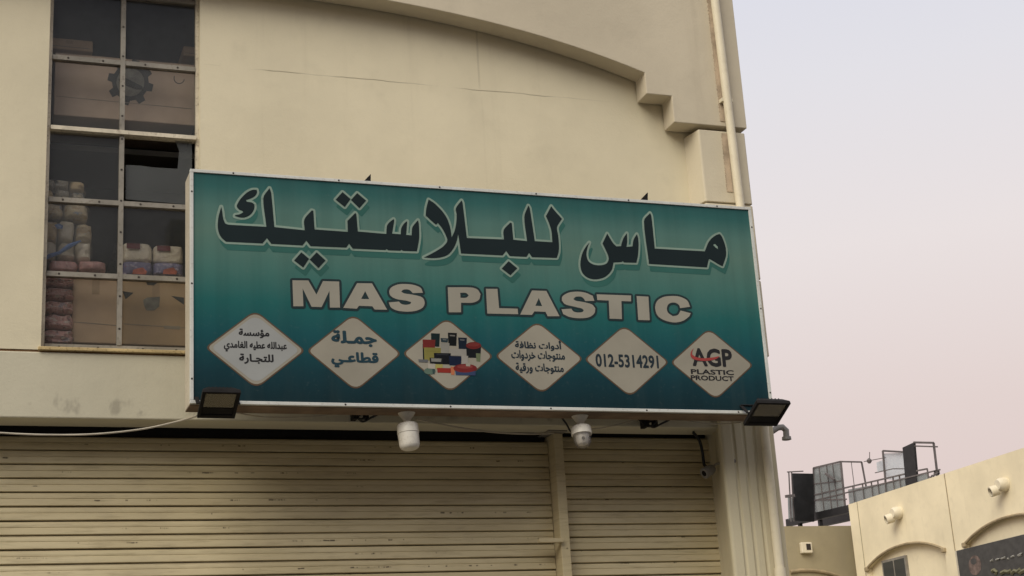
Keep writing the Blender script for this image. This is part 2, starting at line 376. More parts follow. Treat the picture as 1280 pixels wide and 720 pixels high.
# arched fascia with two steps
p1 = at(805.5, 94, FY); p2 = at(809, 116.6, FY); p3 = at(838.5, 120, FY); p4 = at(844.2, 153, FY)
xs1 = (p1.x + p2.x) / 2; xs2 = (p3.x + p4.x) / 2; zs1 = (p2.z + p3.z) / 2; zs2 = (p4.z + at(928, 159.5, FY).z) / 2
ka = (6.446 - 6.067) / (4.395 - XC) ** 3
def archz(x): return 6.446 - ka * abs(x - XC) ** 3
half = [(xs1 - (xs1 - XC) * k / 28, ) for k in range(29)]
prof = [(XR, 8.6), (XR, zs2), (xs2, zs2), (xs2, zs1), (xs1, zs1)] + [(x[0], archz(x[0])) for x in half]
prof = prof + [(2 * XC - x, z) for x, z in reversed(prof[:-1])]
sub('arched_fascia', shop, MB().prism([(x, FY, z) for x, z in prof], (0, 0.16, 0)), 'fascia', bevel=0.005)
sub('upper_wall', shop, MB().box(XL + 0.02, XR - 0.02, 0.035, 0.19, 7.1, 8.55), 'fascia')
# body of the building, closed
sub('side_wall', shop, MB().box(XR - 0.25, XR - 0.03, 0.26, 7.97, ZF, 8.5), 'fascia')
sub('side_wall', shop, MB().box(XL + 0.03, XL + 0.25, 0.26, 7.97, ZF, 8.5), 'fascia')
sub('rear_wall', shop, MB().box(XL + 0.26, XR - 0.26, 7.75, 7.96, ZF, 8.5), 'fascia')
sub('roof_slab', shop, MB().box(XL + 0.03, XR - 0.03, 0.195, 8.0, 8.1, 8.3), 'roof_grey')
sub('storeroom_floor', shop, MB().box(XL + 0.26, XR - 0.26, 0.225, 7.7, 3.90, 4.015), 'room')
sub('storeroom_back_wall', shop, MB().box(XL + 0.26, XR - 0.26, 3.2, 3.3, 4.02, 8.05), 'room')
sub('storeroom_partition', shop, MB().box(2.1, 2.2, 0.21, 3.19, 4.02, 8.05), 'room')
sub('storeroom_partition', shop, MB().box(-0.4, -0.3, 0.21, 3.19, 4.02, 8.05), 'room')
sub('soffit', shop, MB().box(XL + 0.4, XR - 0.4, 0.221, 0.75, 3.84, 3.89), 'dark')
sub('shop_back_wall', shop, MB().box(XL + 0.4, XR - 0.4, 0.70, 0.75, ZF, 3.83), 'dark')

# pier: bevelled blocks above, fluted shaft below
def pier(mirror):
    mx_ = (lambda x: 2 * XC - x) if mirror else (lambda x: x)
    root = MB().box(mx_(4.84), mx_(XR - 0.04), 0.01, 0.6, 4.06, zs2 - 0.01).build('pier', 'pier', shop)
    z = zs2 - 0.030; hs = 0.535
    PY = -0.165
    for k in range(3):
        z1 = z; z0 = z - hs
        prof = [(4.724, 0.02), (4.758, PY + 0.006), (4.766, PY), (XR - 0.026, PY), (XR - 0.016, PY + 0.012), (XR - 0.016, 0.3), (4.724, 0.3)]
        MB().prism([(mx_(x), y, z0 + 0.006) for x, y in prof], (0, 0, z1 - z0 - 0.012)).build('block', 'pier', root, bevel=0.006)
        z = z0
    # shaft: profile in plan, rounded inner corner and shallow flutes
    y0 = -0.05
    pts = [(4.83, SHY + 0.4), (4.83, 0.26), (4.812, 0.15), (4.785, 0.06), (4.765, 0.0), (4.757, -0.03), (4.762, -0.046), (4.775, y0)]
    x = 4.785
    while x < XR - 0.07:
        pts += [(x, y0), (x + 0.048, y0), (x + 0.056, y0 + 0.012), (x + 0.068, y0 + 0.012)]; x += 0.076
    pts += [(XR + 0.008, y0), (XR + 0.02, y0 + 0.014), (XR + 0.02, SHY + 0.4)]
    MB().prism([(mx_(px), py, ZF) for px, py in pts], (0, 0, z - 0.01 - ZF)).build('shaft', 'shaft', root, bevel=0.004)
    return root
pier(False); pier(True)

# roller shutters
SP = 0.0822
sl_prof = [(0.007, 0.0412), (0.002, 0.038), (-0.003, 0.032), (-0.0055, 0.018), (-0.0055, 0.0075), (-0.0025, 0.0055), (-0.0065, 0.0025), (-0.0085, -0.012), (-0.0105, -0.029), (-0.0105, -0.0335), (-0.003, -0.0358), (0.006, -0.0375), (0.012, -0.0375), (0.012, 0.0412)]
def shutter(x0, x1, ztop, dz):
    root = MB().box(x0, x1, SHY - 0.012, SHY + 0.02, ZF, ZF + 0.09).build('roller_shutter', 'shutter', shop, bevel=0.004)
    me = None; z = ztop - SP / 2; k = 0
    while z > ZF + 0.13:
        if me is None:
            o = MB().prism([(x0, SHY + y, z + zz) for y, zz in sl_prof], (x1 - x0, 0, 0)).build('slat', 'shutter', root)
            me = o.data; z00 = z
        else:
            o = bpy.data.objects.new('slat', me); COL.objects.link(o); o.parent = root
            o.location = (0, random.uniform(-0.0015, 0.0015), z - z00 + random.uniform(-0.0012, 0.0012))
        z -= SP; k += 1
    d = MB().lathe(((x0 + x1) / 2 - (x1 - x0) / 2, SHY + 0.16, ztop + 0.06), (1, 0, 0), [(0, 0.13), (x1 - x0, 0.13)], 24)
    d.build('roller_drum', 'dark', root, smooth=True)
    return root
shutter(XL + 0.42, 3.668, 3.590, 0)
shutter(3.738, 4.86, 3.628, 0)
gp = MB().box(3.672, 3.734, 0.165, 0.34, ZF, 3.625).build('guide_post', 'shutter', shop, bevel=0.004)
_a = at(677, 676, 0.15)
MB().box(_a.x - 0.02, 3.68, 0.135, 0.168, _a.z - 0.012, _a.z + 0.014).build('latch', 'shutter', gp, bevel=0.003)
MB().box(3.62, 3.75, 0.12, 0.34, 3.627, 3.634).build('cap_plate', 'frame_grey', gp)

# tall window
win = MB().box(WX0, WX0 + 0.022, 0.055, 0.10, WZ0, WZ1).build('window', 'frame_white', shop, bevel=0.003)
def wbar(x0, x1, z0, z1, mat, y0=0.05, y1=0.095, screws=()):
    m = MB().box(x0, x1, y0, y1, z0, z1)
    m.cur = 1
    for sx_, sz_ in screws: m.lathe((sx_, y0 + 0.001, sz_), (0, -1, 0), [(0, 0.0075), (0.003, 0.006)], 8)
    return m.build('bar', [mat, 'screw'], win)
wbar(WX1 - 0.020, WX1 - 0.0005, WZ0, WZ1, 'frame_white')
bars_z = [4.068, 4.510, 4.972, 5.425, 5.896, 6.36]
MX = 0.9385
def hscrews(z): return [(x + random.uniform(-.02, .02), z) for x in (0.60, 0.80, 1.06, 1.26)]
wbar(WX0 + 0.023, WX1 - 0.021, WZ0 + 0.001, 4.085, 'frame_grey', screws=hscrews(4.068))
for z in (4.510, 4.972): wbar(WX0 + 0.023, WX1 - 0.021, z - 0.015, z + 0.015, 'frame_grey', screws=hscrews(z))
wbar(WX0 + 0.023, WX1 - 0.021, 5.412, 5.437, 'frame_white', y0=0.028, y1=0.10)
wbar(WX0 + 0.023, WX1 - 0.021, 5.896 - 0.015, 5.896 + 0.015, 'frame_grey', screws=hscrews(5.896))
wbar(WX0 + 0.023, WX1 - 0.021, 6.36 - 0.014, 6.36 + 0.014, 'frame_grey')
for z0, z1 in ((4.086, 5.411), (5.438, 6.60)):
    wbar(MX - 0.014, MX + 0.014, z0, z1, 'frame_grey', y0=0.046, y1=0.093, screws=[(MX, z0 + 0.1 + k * 0.2) for k in range(int((z1 - z0 - 0.1) / 0.2) + 1)])
MB().box(WX0 - 0.015, WX1 + 0.01, -0.020, 0.049, 4.0290, 4.0495).build('sill', 'sill', win, bevel=0.004)
rows = [(4.086, 4.494), (4.526, 4.956), (4.988, 5.411), (5.438, 5.880), (5.912, 6.345), (6.375, 6.6)]
for i, (z0, z1) in enumerate(rows):
    for j, (x0, x1) in enumerate(((WX0 + 0.023, MX - 0.015), (MX + 0.015, WX1 - 0.021))):
        if i == 2 and j == 1:      # broken pane: the upper left of it has fallen out
            q = [at(x, y, 0.07) for x, y in ((157, 249), (157, 206), (176, 207), (190, 209), (222, 211), (224, 188), (219, 174.5), (240, 176.5), (240, 256))]
            MB().prism([(max(x0, min(x1, p.x)), 0.070, max(z0, min(z1, p.z))) for p in q], (0, 0.004, 0)).build('broken_pane', 'glass_dusty', win)
        else:
            MB().box(x0, x1, 0.070, 0.074, z0, z1).build('pane', 'glass', win)

# ================================================================== GOODS BEHIND THE WINDOW
def carton(name, l, r, t, b, Y, depth, mat, label, cat='carton', flaps=True):
    """front face spans the given pixels in the plane Y"""
    tl = at(l, t, Y); br = at(r, b, Y); x0, x1, z1, z0 = tl.x, br.x, tl.z, br.z
    root = thing(name, ((x0 + x1) / 2, Y + depth / 2, z0), label, cat)
    sub('body', root, MB().box(x0, x1, Y, Y + depth, z0, z1), mat, bevel=0.006)
    sub('flap', root, MB().box(x0 + 0.004, x1 - 0.004, Y + 0.003, Y + depth / 2 - 0.002, z1 + 0.0005, z1 + 0.004), mat)
    sub('flap', root, MB().box(x0 + 0.004, x1 - 0.004, Y + depth / 2 + 0.002, Y + depth - 0.003, z1 + 0.0005, z1 + 0.004), mat)
    xm_ = x0 + (x1 - x0) * 0.48
    sub('tape', root, MB().box(xm_ - 0.022, xm_ + 0.022, Y - 0.0012, Y - 0.0004, z1 - min(0.12, (z1 - z0) * 0.4), z1 - 0.006), 'tape')
    sub('crease', root, MB().bar((x0 + 0.01, Y - 0.0006, z0 + (z1 - z0) * 0.30), (x1 - 0.02, Y - 0.0006, z0 + (z1 - z0) * 0.27), 0.002, 0.004), 'label_pale')
    return root, (x0, x1, z0, z1)
def flat_poly(parent, name, pts, Y, mat, y=None):
    return MB().prism([(p.x, Y - 0.0015, p.z) for p in [at(a, b, Y) for a, b in pts]], (0, 0.001, 0)).build(name, mat, parent)
# shelf that carries the upper cartons
sh = thing('storage_shelf', (0.94, 0.45, 5.38), 'dark shelf board behind the window transom under the gear-marked carton', 'shelf')
sub('board', sh, MB().box(-0.28, 2.08, 0.22, 0.85, 5.36, 5.395), 'dark')
for xx in (-0.25, 2.03):
    for yy in (0.24, 0.80): sub('upright', sh, MB().box(xx, xx + 0.03, yy, yy + 0.03, 4.017, 5.358), 'steel_dark')
gy = 0.24
g, gb = carton('carton', 69, 244, 66, 157, gy, 0.45, 'cardboard_grey', 'wide worn carton printed with a dark gear emblem above the transom')
def gear(cx, cy, r0, r1, n):
    out = []
    for k in range(n):
        for da, rr in ((-.30, r0), (-.20, r1), (.20, r1), (.30, r0)):
            a = 2 * math.pi * (k + da) / n + 0.25; out.append((cx + rr * math.cos(a), cy + rr * math.sin(a)))
    return out
gc = [(163 + (x), 103 + (y)) for x, y in gear(0, 0, 23, 29, 8)]
flat_poly(g, 'gear_emblem', gc, gy, 'print_dark')
def ell(cx, cy, rx, ry, n=20, a0=0, a1=2 * math.pi): return [(cx + rx * math.cos(a0 + (a1 - a0) * k / n), cy + ry * math.sin(a0 + (a1 - a0) * k / n)) for k in range(n + (0 if a1 - a0 > 6 else 1))]
flat_poly(g, 'emblem_centre', ell(163, 103, 17.5, 17.5), gy - 0.002, 'print_grey')
flat_poly(g, 'emblem_stripe', [(148, 99), (156, 97), (178, 108), (179, 112), (170, 112), (150, 104)], gy - 0.004, 'print_dark')
flat_poly(g, 'ring_mark', ell(224, 98, 7, 7, 14, 0.2, 3.6) + list(reversed(ell(224, 98, 6, 6, 14, 0.2, 3.6))), gy, 'print_dark')
c2, _ = carton('carton', 60, 116, 47, 65, gy + 0.12, 0.3, 'cardboard', 'small brown carton lying on the gear-marked carton beside the window jamb')
c3, _ = carton('carton', 229, 270, 58, 73, gy + 0.10, 0.3, 'cardboard', 'small brown carton lying on the gear-marked carton, right end')
# lower cartons
c4, _ = carton('carton', 91, 150, 343, 430, 0.22, 0.4, 'cardboard', 'plain brown carton between pink packs and the window mullion')
c5, _ = carton('carton', 153, 240, 346, 433, 0.24, 0.42, 'cardboard_dark', 'brown carton with dark printed triangles beside the sign edge')
flat_poly(c5, 'printed_triangle', [(153, 364), (167, 366), (157, 374)], 0.24, 'print_dark')
flat_poly(c5, 'printed_triangle', [(214, 370), (230, 372), (230, 381)], 0.24, 'print_dark')
flat_poly(c5, 'printed_band', [(178, 347), (208, 350), (203, 353), (196, 354), (192, 357), (184, 356), (182, 351)], 0.24, 'print_dark')
flat_poly(c5, 'printed_emblem', [(179, 375), (184, 372), (200, 371), (199, 383), (193, 388), (183, 388), (180, 382)], 0.24, 'print_grey')
flat_poly(c5, 'sticker', [(205, 407), (225, 408), (225, 412), (205, 411)], 0.24, 'label_pale')

def pack_mat(name, base, spots, rough=0.3, bscale=30):
    up = lambda c: tuple(k * min(2.4, 0.8 / max(c[:3])) for k in c[:3]) + (1,)
    base = up(base); spots = [(up(c), a, b) for c, a, b in spots]
    m, t, b = base_mat(name, base, rough, 0, 0.5)
    p = t.pos(); c = base
    for k, (col, sc, lo) in enumerate(spots):
        c = t.mix(t.smooth(t.noise(t.scale(p, (1 + k * .3, 1, 1.6)), sc, 3), lo, lo + 0.10), c, col)
    t.l.new(c, b.inputs['Base Color'])
    h = t.noise(p, bscale, 4, 0.7); t.l.new(t.bump(h, 0.8, 0.02), b.inputs['Normal']); return m
M['bag_cream'] = pack_mat('wrapped_cream_packs', lin(188, 174, 146), [(lin(140, 122, 95), 16, .50), (lin(200, 190, 170), 24, .58), (lin(112, 122, 138), 19, .60), (lin(90, 80, 66), 30, .66)], bscale=38)
M['bag_grey'] = pack_mat('wrapped_grey_packs', lin(125, 120, 108), [(lin(165, 155, 135), 22, .52), (lin(70, 80, 82), 15, .58), (lin(188, 180, 165), 34, .64)], bscale=38)
M['bag_blue'] = pack_mat('blue_strap_film', lin(62, 82, 118), [(lin(110, 125, 150), 20, .6)])
M['pink'] = pack_mat('pink_pack_film', lin(150, 118, 114), [(lin(205, 190, 182), 34, .54), (lin(95, 74, 76), 24, .58), (lin(120, 112, 118), 13, .56)], bscale=60)  # white glints of the crinkled film painted in as pale spots
M['pack_white'] = pack_mat('white_pack_film', lin(190, 182, 165), [(lin(150, 142, 130), 20, .54), (lin(120, 90, 88), 28, .66)], bscale=20)
M['pack_blue'] = pack_mat('blue_pack_film', lin(80, 78, 100), [(lin(125, 118, 128), 22, .55), (lin(120, 80, 80), 20, .64)], bscale=20)
M['pack_label'] = flat('maroon_pack_print', lin(110, 50, 52))
M['pack_orange'] = worn('red_orange_pack_print', lin(190, 105, 84), 0.5, var=0.35, scale=25)
def lump(cx, cy, cz, sx_, sy_, sz_, seed, pw=3.5, amp=0.05, nu=26, nv=18):
    rnd = random.Random(seed); m = MB(); ph = [rnd.uniform(0, 6.28) for _ in range(8)]
    vs = []
    sgn = lambda v, e: math.copysign(abs(v) ** e, v)
    for j in range(nv + 1):
        v = -math.pi / 2 + math.pi * j / nv
        for i in range(nu):
            u = 2 * math.pi * i / nu
            e = 2 / pw
            x = sgn(math.cos(v), e) * sgn(math.cos(u), e); y = sgn(math.cos(v), e) * sgn(math.sin(u), e); z = sgn(math.sin(v), e)
            d = 1 + amp * (math.sin(3 * x * 2 + ph[0]) * math.sin(4 * z + ph[1]) + 0.6 * math.sin(7 * z + 5 * y + ph[2]) + 0.5 * math.sin(9 * x - 6 * z + ph[3]))
            vs.append((cx + sx_ / 2 * x * d, cy + sy_ / 2 * y * d, cz + sz_ / 2 * z * d))
    fs = [(j * nu + i, j * nu + (i + 1) % nu, (j + 1) * nu + (i + 1) % nu, (j + 1) * nu + i) for j in range(nv) for i in range(nu)]
    return m.add(vs, fs)
def pack(name, l, r, t, b, Y, depth, mat, label, cat, seed, group=None, **kw):
    tl = at(l, t, Y); br = at(r, b, Y)
    o = lump((tl.x + br.x) / 2, Y + depth / 2, (tl.z + br.z) / 2, br.x - tl.x, depth, tl.z - br.z, seed, **kw).build(name, mat, smooth=True)
    return tag(o, label, cat, group)
M['bag_film'] = mat_glass('clear_bag_film', 0.05, tint=(1, 1, 1, 1), dustcol=(0.8, 0.79, 0.76, 1), rough=0.25, gl=0.05)
M['bag_tan'] = pack_mat('wrapped_tan_packs', lin(165, 146, 112), [(lin(195, 182, 155), 20, .55), (lin(110, 96, 76), 26, .62)], bscale=40)
def bag(l, r, t, b, Y, depth, nx, nz, mats, label, seed):
    rnd = random.Random(seed); tl, br = at(l, t, Y), at(r, b, Y); W, H = br.x - tl.x, tl.z - br.z
    root = thing('plastic_bag', ((tl.x + br.x) / 2, Y + depth / 2, br.z), label, 'bag')
    for iz in range(nz):
        for ix in range(nx):
            cx = tl.x + W * (ix + 0.5) / nx + rnd.uniform(-.006, .006); cz = br.z + H * (iz + 0.5) / nz
            o = lump(cx, Y + depth / 2 + rnd.uniform(-.012, .012), cz, W / nx * 0.97, depth * 0.95, H / nz * rnd.uniform(.93, 1.02), seed * 10 + iz * 5 + ix, pw=4.5, amp=0.05, nu=20, nv=14).build('inner_pack', rnd.choice(mats), root, smooth=True)
    lump((tl.x + br.x) / 2, Y + depth / 2, (tl.z + br.z) / 2, W * 1.05, depth * 1.06, H * 1.04, seed, pw=4, amp=0.035).build('bag_film', 'bag_film', root, smooth=True)
    return root
bagbig = bag(52, 115, 273, 327, 0.20, 0.30, 3, 2, ['bag_cream', 'bag_tan', 'bag_cream', 'pack_white'], 'large clear bag of cream packs with blue strap inside the window', 3)
tag(MB().tube([at(54, 325, .17), at(62, 320, .165), at(74, 316, .163), at(86, 308, .163), at(101, 301, .17)], [0.006, 0.014, 0.010, 0.015, 0.005], 6).build('strap', 'bag_blue', bagbig, smooth=True))
flat_poly(bagbig, 'printed_spot', [(68, 281), (74, 279.5), (79, 282), (78, 286), (71, 286)], 0.183, 'bag_blue')
bag(50, 112, 250, 273, 0.20, 0.30, 2, 1, ['bag_cream', 'bag_tan'], 'flat cream wrapped bag squeezed between two other bags', 8)
bag(49, 107, 221, 250, 0.20, 0.30, 3, 2, ['bag_grey', 'bag_grey', 'bag_tan'], 'grey wrapped bag topmost of the stack by the window jamb', 5)
tray = thing('shelf_board', (0.7, 0.4, 4.56), 'grey board under the stacked bags', 'shelf')
pr = [(62, 98, 324, 339, 0.17), (99, 133, 324, 339, 0.17)]
for k, (l, r_, t_, b_, Y_) in enumerate(pr):
    pack('tissue_pack', l, r_, t_, b_, Y_, 0.2, 'pack_red', ('red film pack below the cream bags beside the jamb', 'red film pack lying on the plain carton')[k], 'pack', 20 + k, pw=5, amp=0.03)
for k, (t_, b_) in enumerate(((341, 357), (357, 374), (374, 391), (391, 410), (410, 430))):
    o = pack('tissue_pack', 52 + (k % 2), 93, t_, b_, 0.16, 0.3, 'pink', ('topmost pink film pack of the stack beside the plain carton', 'second pink film pack from the top of the stack beside the plain carton', 'middle pink film pack of the stack beside the plain carton', 'pink film pack resting on the lowest one beside the plain carton', 'lowest pink film pack of the stack, on the storeroom floor')[k], 'pack', 30 + k, 'stack of pink packs', pw=4, amp=0.07)
bpy.data.objects.remove(tray)
# two bright packs on the printed carton
for k, (l, r_) in enumerate(((154, 191), (192, 230))):
    Y_ = 0.22; tl = at(l, 302 + 3 * k, Y_); br = at(r_, 345, Y_); x0, x1, z1, z0 = tl.x, br.x, tl.z, br.z; zm = z0 + (z1 - z0) * 0.42
    root = thing('diaper_pack', ((x0 + x1) / 2, Y_ + 0.15, z0), ('white and blue film pack on the printed carton beside the mullion', 'white and blue film pack on the printed carton beside the sign')[k], 'pack', 'blue and white packs on the carton')
    lump((x0 + x1) / 2, Y_ + 0.15, (zm + z1) / 2, x1 - x0, 0.3, z1 - zm + 0.01, 50 + k, pw=6, amp=0.02).build('upper_wrap', 'pack_white', root, smooth=True)
    lump((x0 + x1) / 2, Y_ + 0.15, (zm + z0) / 2, x1 - x0 + 0.004, 0.31, zm - z0 + 0.01, 55 + k, pw=6, amp=0.02).build('lower_wrap', 'pack_blue', root, smooth=True)
    MB().box(x0 + 0.02, x0 + 0.10, Y_ - 0.012, Y_ - 0.009, z1 - 0.045, z1 - 0.012).build('label', 'pack_label', root)
    MB().prism([(x0 + a, Y_ - 0.012, z0 + b) for a, b in ((0.055, 0.004), (0.135, 0.004), (0.142, 0.022), (0.118, 0.048), (0.085, 0.040), (0.060, 0.030))], (0, 0.003, 0)).build('print_spot', 'pack_orange', root)
# leaning grey sheet at the back of the storeroom
tag(MB().prism([(0.75, 1.3, 4.02), (0.95, 1.3, 4.02), (1.25, 1.5, 5.2), (1.05, 1.5, 5.2)], (0, 0.03, 0)).build('leaning_board', 'frame_grey'), 'grey board leaning in the dark storeroom behind the window', 'board')

# ================================================================== SIGN BOARD
SY, SB = -0.46, -0.255
SX0 = (at(238.5, 212.5, SY).x + at(236.5, 502, SY).x) / 2; SX1 = (at(941.5, 260, SY).x + at(963.5, 515, SY).x) / 2
SZ1 = (at(238.5, 211.5, SY).z + at(940.5, 259, SY).z) / 2; SZ0 = (at(236.5, 504, SY).z + at(962, 518, SY).z) / 2
sign = thing('sign_board', ((SX0 + SX1) / 2, (SY + SB) / 2, SZ0), 'large teal shop sign with Arabic title, MAS PLASTIC and six white diamonds', 'sign')
def gradient_mat():
    m, t, b = base_mat('teal_print', rough=0.5, spec=0.10)
    p = t.pos(); X, Y, Z = t.xyz(p)
    u = t.math('DIVIDE', t.math('SUBTRACT', Z, SZ0), SZ1 - SZ0)
    r = t.new('ShaderNodeValToRGB'); t.l.new(u, r.inputs[0])
    e = r.color_ramp.elements
    stops = [(0.0, (18, 38, 44)), (0.14, (20, 51, 59)), (0.30, (24, 71, 77)), (0.44, (32, 86, 85)), (0.58, (62, 101, 95)), (0.74, (80, 108, 99)), (0.84, (72, 104, 98)), (0.93, (46, 87, 85)), (1.0, (36, 75, 76))]
    k = 1 / 0.74
    e[0].position = 0; e[1].position = 1.0
    for i, (pp, c) in enumerate(stops):
        el = e[0] if i == 0 else (e[-1] if i == len(stops) - 1 else e.new(pp))
        l_ = lin(*c); el.color = (l_[0] * k, l_[1] * k, l_[2] * k, 1)
    n = t.noise(t.scale(p, (6, 1, 0.8)), 1.5, 4); c = t.mix(t.math('MULTIPLY', t.smooth(n, 0.45, 0.8), 0.05), r.outputs[0], (0.20, 0.22, 0.19, 1))
    bd = t.noise(t.scale(p, (1, 0.01, 0.02)), 9.0, 3); c = t.mix(t.math('MULTIPLY', t.smooth(bd, 0.4, 0.65), 0.10), c, (0.0, 0.0, 0.0, 1))
    ds_ = t.noise(p, 40, 4, 0.7); c = t.mix(t.math('MULTIPLY', t.smooth(ds_, 0.55, 0.8), 0.06), c, (0.3, 0.3, 0.26, 1))
    t.l.new(c, b.inputs['Base Color']); t.l.new(t.bump(t.noise(p, 2.5, 2), 0.3, 0.02), b.inputs['Normal']); return m
M['teal'] = gradient_mat()
FWID = 0.020
M['underside'] = worn('brown_sign_underside', (0.17, 0.12, 0.085), 0.9, var=0.25)  # plain dark brown, darker than the sign casing
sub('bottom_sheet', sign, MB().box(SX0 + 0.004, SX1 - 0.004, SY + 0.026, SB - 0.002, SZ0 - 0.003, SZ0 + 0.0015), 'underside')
sub('panel', sign, MB().box(SX0 + FWID, SX1 - FWID, SY + 0.004, SY + 0.02, SZ0 + FWID, SZ1 - FWID), 'teal')
sub('casing', sign, MB().box(SX0 + 0.003, SX1 - 0.003, SY + 0.021, SB, SZ0 + 0.003, SZ1 - 0.003), 'alu_side', bevel=0.003)
for a in ((SX0, SX1, SZ1 - FWID + .0005, SZ1), (SX0, SX1, SZ0, SZ0 + FWID - .0005), (SX0, SX0 + FWID - .0005, SZ0 + FWID, SZ1 - FWID), (SX1 - FWID + .0005, SX1, SZ0 + FWID, SZ1 - FWID)):
    f_ = sub('frame_strip', sign, MB().box(a[0], a[1], SY - 0.004, SY + 0.024, a[2], a[3]), 'alu', bevel=0.002)
    if a[1] - a[0] > 1:
        zc = (a[2] + a[3]) / 2
        for xx in np.linspace(a[0] + 0.25, a[1] - 0.25, 6): MB().lathe((xx, SY - 0.0042, zc), (0, -1, 0), [(0, 0.006), (0.002, 0.004)], 8).build('screw', 'screw', f_)
    else:
        for zz in np.linspace(a[2] + 0.12, a[3] - 0.12, 3): MB().lathe(((a[0] + a[1]) / 2, SY - 0.0042, zz), (0, -1, 0), [(0, 0.006), (0.002, 0.004)], 8).build('screw', 'screw', f_)
# brackets that hold it off the wall, with their pointed ends above the top edge
def px_sign(x, y): p = at(x, y, SY); return (p.x, p.z)
for (bx_, by_) in ((460, 226), (806, 249)):
    p = at(bx_, by_, -0.12)
    zt = SZ1 + 0.0
    pa = [at(bx_ - 6, by_ + 1.5, -0.10), at(bx_ + 3, by_ + 2, -0.10), at(bx_ + 3, by_ - 8, -0.10)]
    sub('bracket', sign, MB().prism([(pa[0].x, -0.204, pa[0].z - 0.10), (pa[1].x, -0.204, pa[1].z - 0.10), (pa[1].x, -0.002, pa[1].z - 0.10), (pa[0].x, -0.002, pa[0].z - 0.10)], (0, 0, 0.05)), 'black_metal')
    sub('bracket', sign, MB().prism([(q.x, -0.11, q.z) for q in pa] + [(pa[0].x, -0.11, pa[0].z - 0.12)][:0], (0, 0.03, 0)), 'black_metal')
    sub('bracket', sign, MB().box(pa[0].x + 0.01, pa[1].x, -0.105, -0.085, pa[0].z - 0.09, pa[0].z + 0.004), 'black_metal')
for (bx_, by_) in ((450, 519), (812, 529)):
    p = at(bx_, by_, -0.1)
    sub('bracket', sign, MB().box(p.x - 0.02, p.x + 0.02, -0.203, 0.0, p.z + 0.01, p.z + 0.05).box(p.x - 0.05, p.x - 0.02, -0.14, -0.06, p.z - 0.03, p.z + 0.04).box(p.x + 0.025, p.x + 0.05, -0.12, -0.07, p.z - 0.02, p.z + 0.02), 'black_metal', bevel=0.003)

# ---- lettering -------------------------------------------------------
def cr_px(pts, org, sc): return [px_sign(org[0] + x / sc, org[1] + y / sc) for x, y in pts]
def smooth_ring(p, lim=42, n=4):
    P = [np.array(q) for q in p]; L = len(P); out = []
    def turn(i):
        a = P[i] - P[i - 1]; b = P[(i + 1) % L] - P[i]
        return abs(math.degrees(math.atan2(a[0] * b[1] - a[1] * b[0], a @ b)))
    corner = [turn(i) > lim for i in range(L)]
    for i in range(L):
        j = (i + 1) % L; a, b = P[i], P[j]; out.append(tuple(a))
        if corner[i] and corner[j]: continue
        if np.hypot(*(b - a)) < 0.012: continue
        ta = (b - P[i - 1]) / 2 if not corner[i] else (b - a)
        tb = (P[(j + 1) % L] - a) / 2 if not corner[j] else (b - a)
        la = np.hypot(*(b - a))
        for t_ in (ta, tb):
            l_ = np.hypot(*t_)
            if l_ > la: t_ *= la / l_
        for k in range(1, n):
            s = k / n; h = (2 * s**3 - 3 * s**2 + 1, s**3 - 2 * s**2 + s, -2 * s**3 + 3 * s**2, s**3 - s**2)
            out.append(tuple(h[0] * a + h[1] * ta + h[2] * b + h[3] * tb))
    return out
def curve_mesh(cu):
    o = bpy.data.objects.new('tmp', cu); COL.objects.link(o)
    bpy.context.view_layer.update()
    me = bpy.data.meshes.new_from_object(o.evaluated_get(bpy.context.evaluated_depsgraph_get()))
    bpy.data.objects.remove(o); return me
def link_flat(name, me, mat, parent, y, fn=lambda u, v: (u, v)):
    """2D mesh (u, v) laid upright in the plane y; fn maps u, v to world x, z"""
    org = WORLD[parent.name]
    for vtx in me.vertices:
        x, z = fn(vtx.co.x, vtx.co.y); vtx.co = Vector((x, y, z)) - org
    me.materials.clear(); me.materials.append(mat)
    bm = bmesh.new(); bm.from_mesh(me)
    bmesh.ops.remove_doubles(bm, verts=bm.verts, dist=1e-6)
    bm.normal_update()
    for f in bm.faces:
        if f.normal.y > 0: f.normal_flip()
    bm.to_mesh(me); bm.free(); me.name = name
    o = bpy.data.objects.new(name, me); COL.objects.link(o); o.parent = parent; WORLD[o.name] = org
    return o
def fill(name, rings, mat, parent, y, shift=(0, 0)):
    cu = bpy.data.curves.new('tmp', 'CURVE'); cu.dimensions = '2D'; cu.fill_mode = 'BOTH'
    cx, cz = SX0, SZ0
    for r in rings:
        s = cu.splines.new('POLY'); s.points.add(len(r) - 1); s.use_cyclic_u = True
        for i, (u, v) in enumerate(r): s.points[i].co = (u - cx, v - cz, 0, 1)
    return link_flat(name, curve_mesh(cu), mat, parent, y, lambda u, v: (u + cx + shift[0], v + cz + shift[1]))
def stroke(name, rings, wd, mat, parent, y, shift=(0, 0)):
    m = MB(); e = 0
    for r in rings:
        L = len(r)
        for i in range(L):
            a = np.array(r[i]) + shift; b = np.array(r[(i + 1) % L]) + shift; d = b - a; l = np.hypot(*d)
            if l < 1e-6: continue
            n = np.array([-d[1], d[0]]) / l * wd; yy = y - e; e += 1.5e-6
            m.add([(a[0] + n[0], yy, a[1] + n[1]), (b[0] + n[0], yy, b[1] + n[1]), (b[0] - n[0], yy, b[1] - n[1]), (a[0] - n[0], yy, a[1] - n[1])], [(0, 1, 2, 3)])
            p0 = np.array(r[i - 1]) + shift; d0 = a - p0
            if abs(math.atan2(d0[0] * d[1] - d0[1] * d[0], d0 @ d)) > 0.12:
                yy = y - e; e += 1.5e-6
                m.add([(a[0] + wd * math.cos(t * math.pi / 5), yy, a[1] + wd * math.sin(t * math.pi / 5)) for t in range(10)], [tuple(range(10))])
    o = m.build(name, mat, parent)
    return o
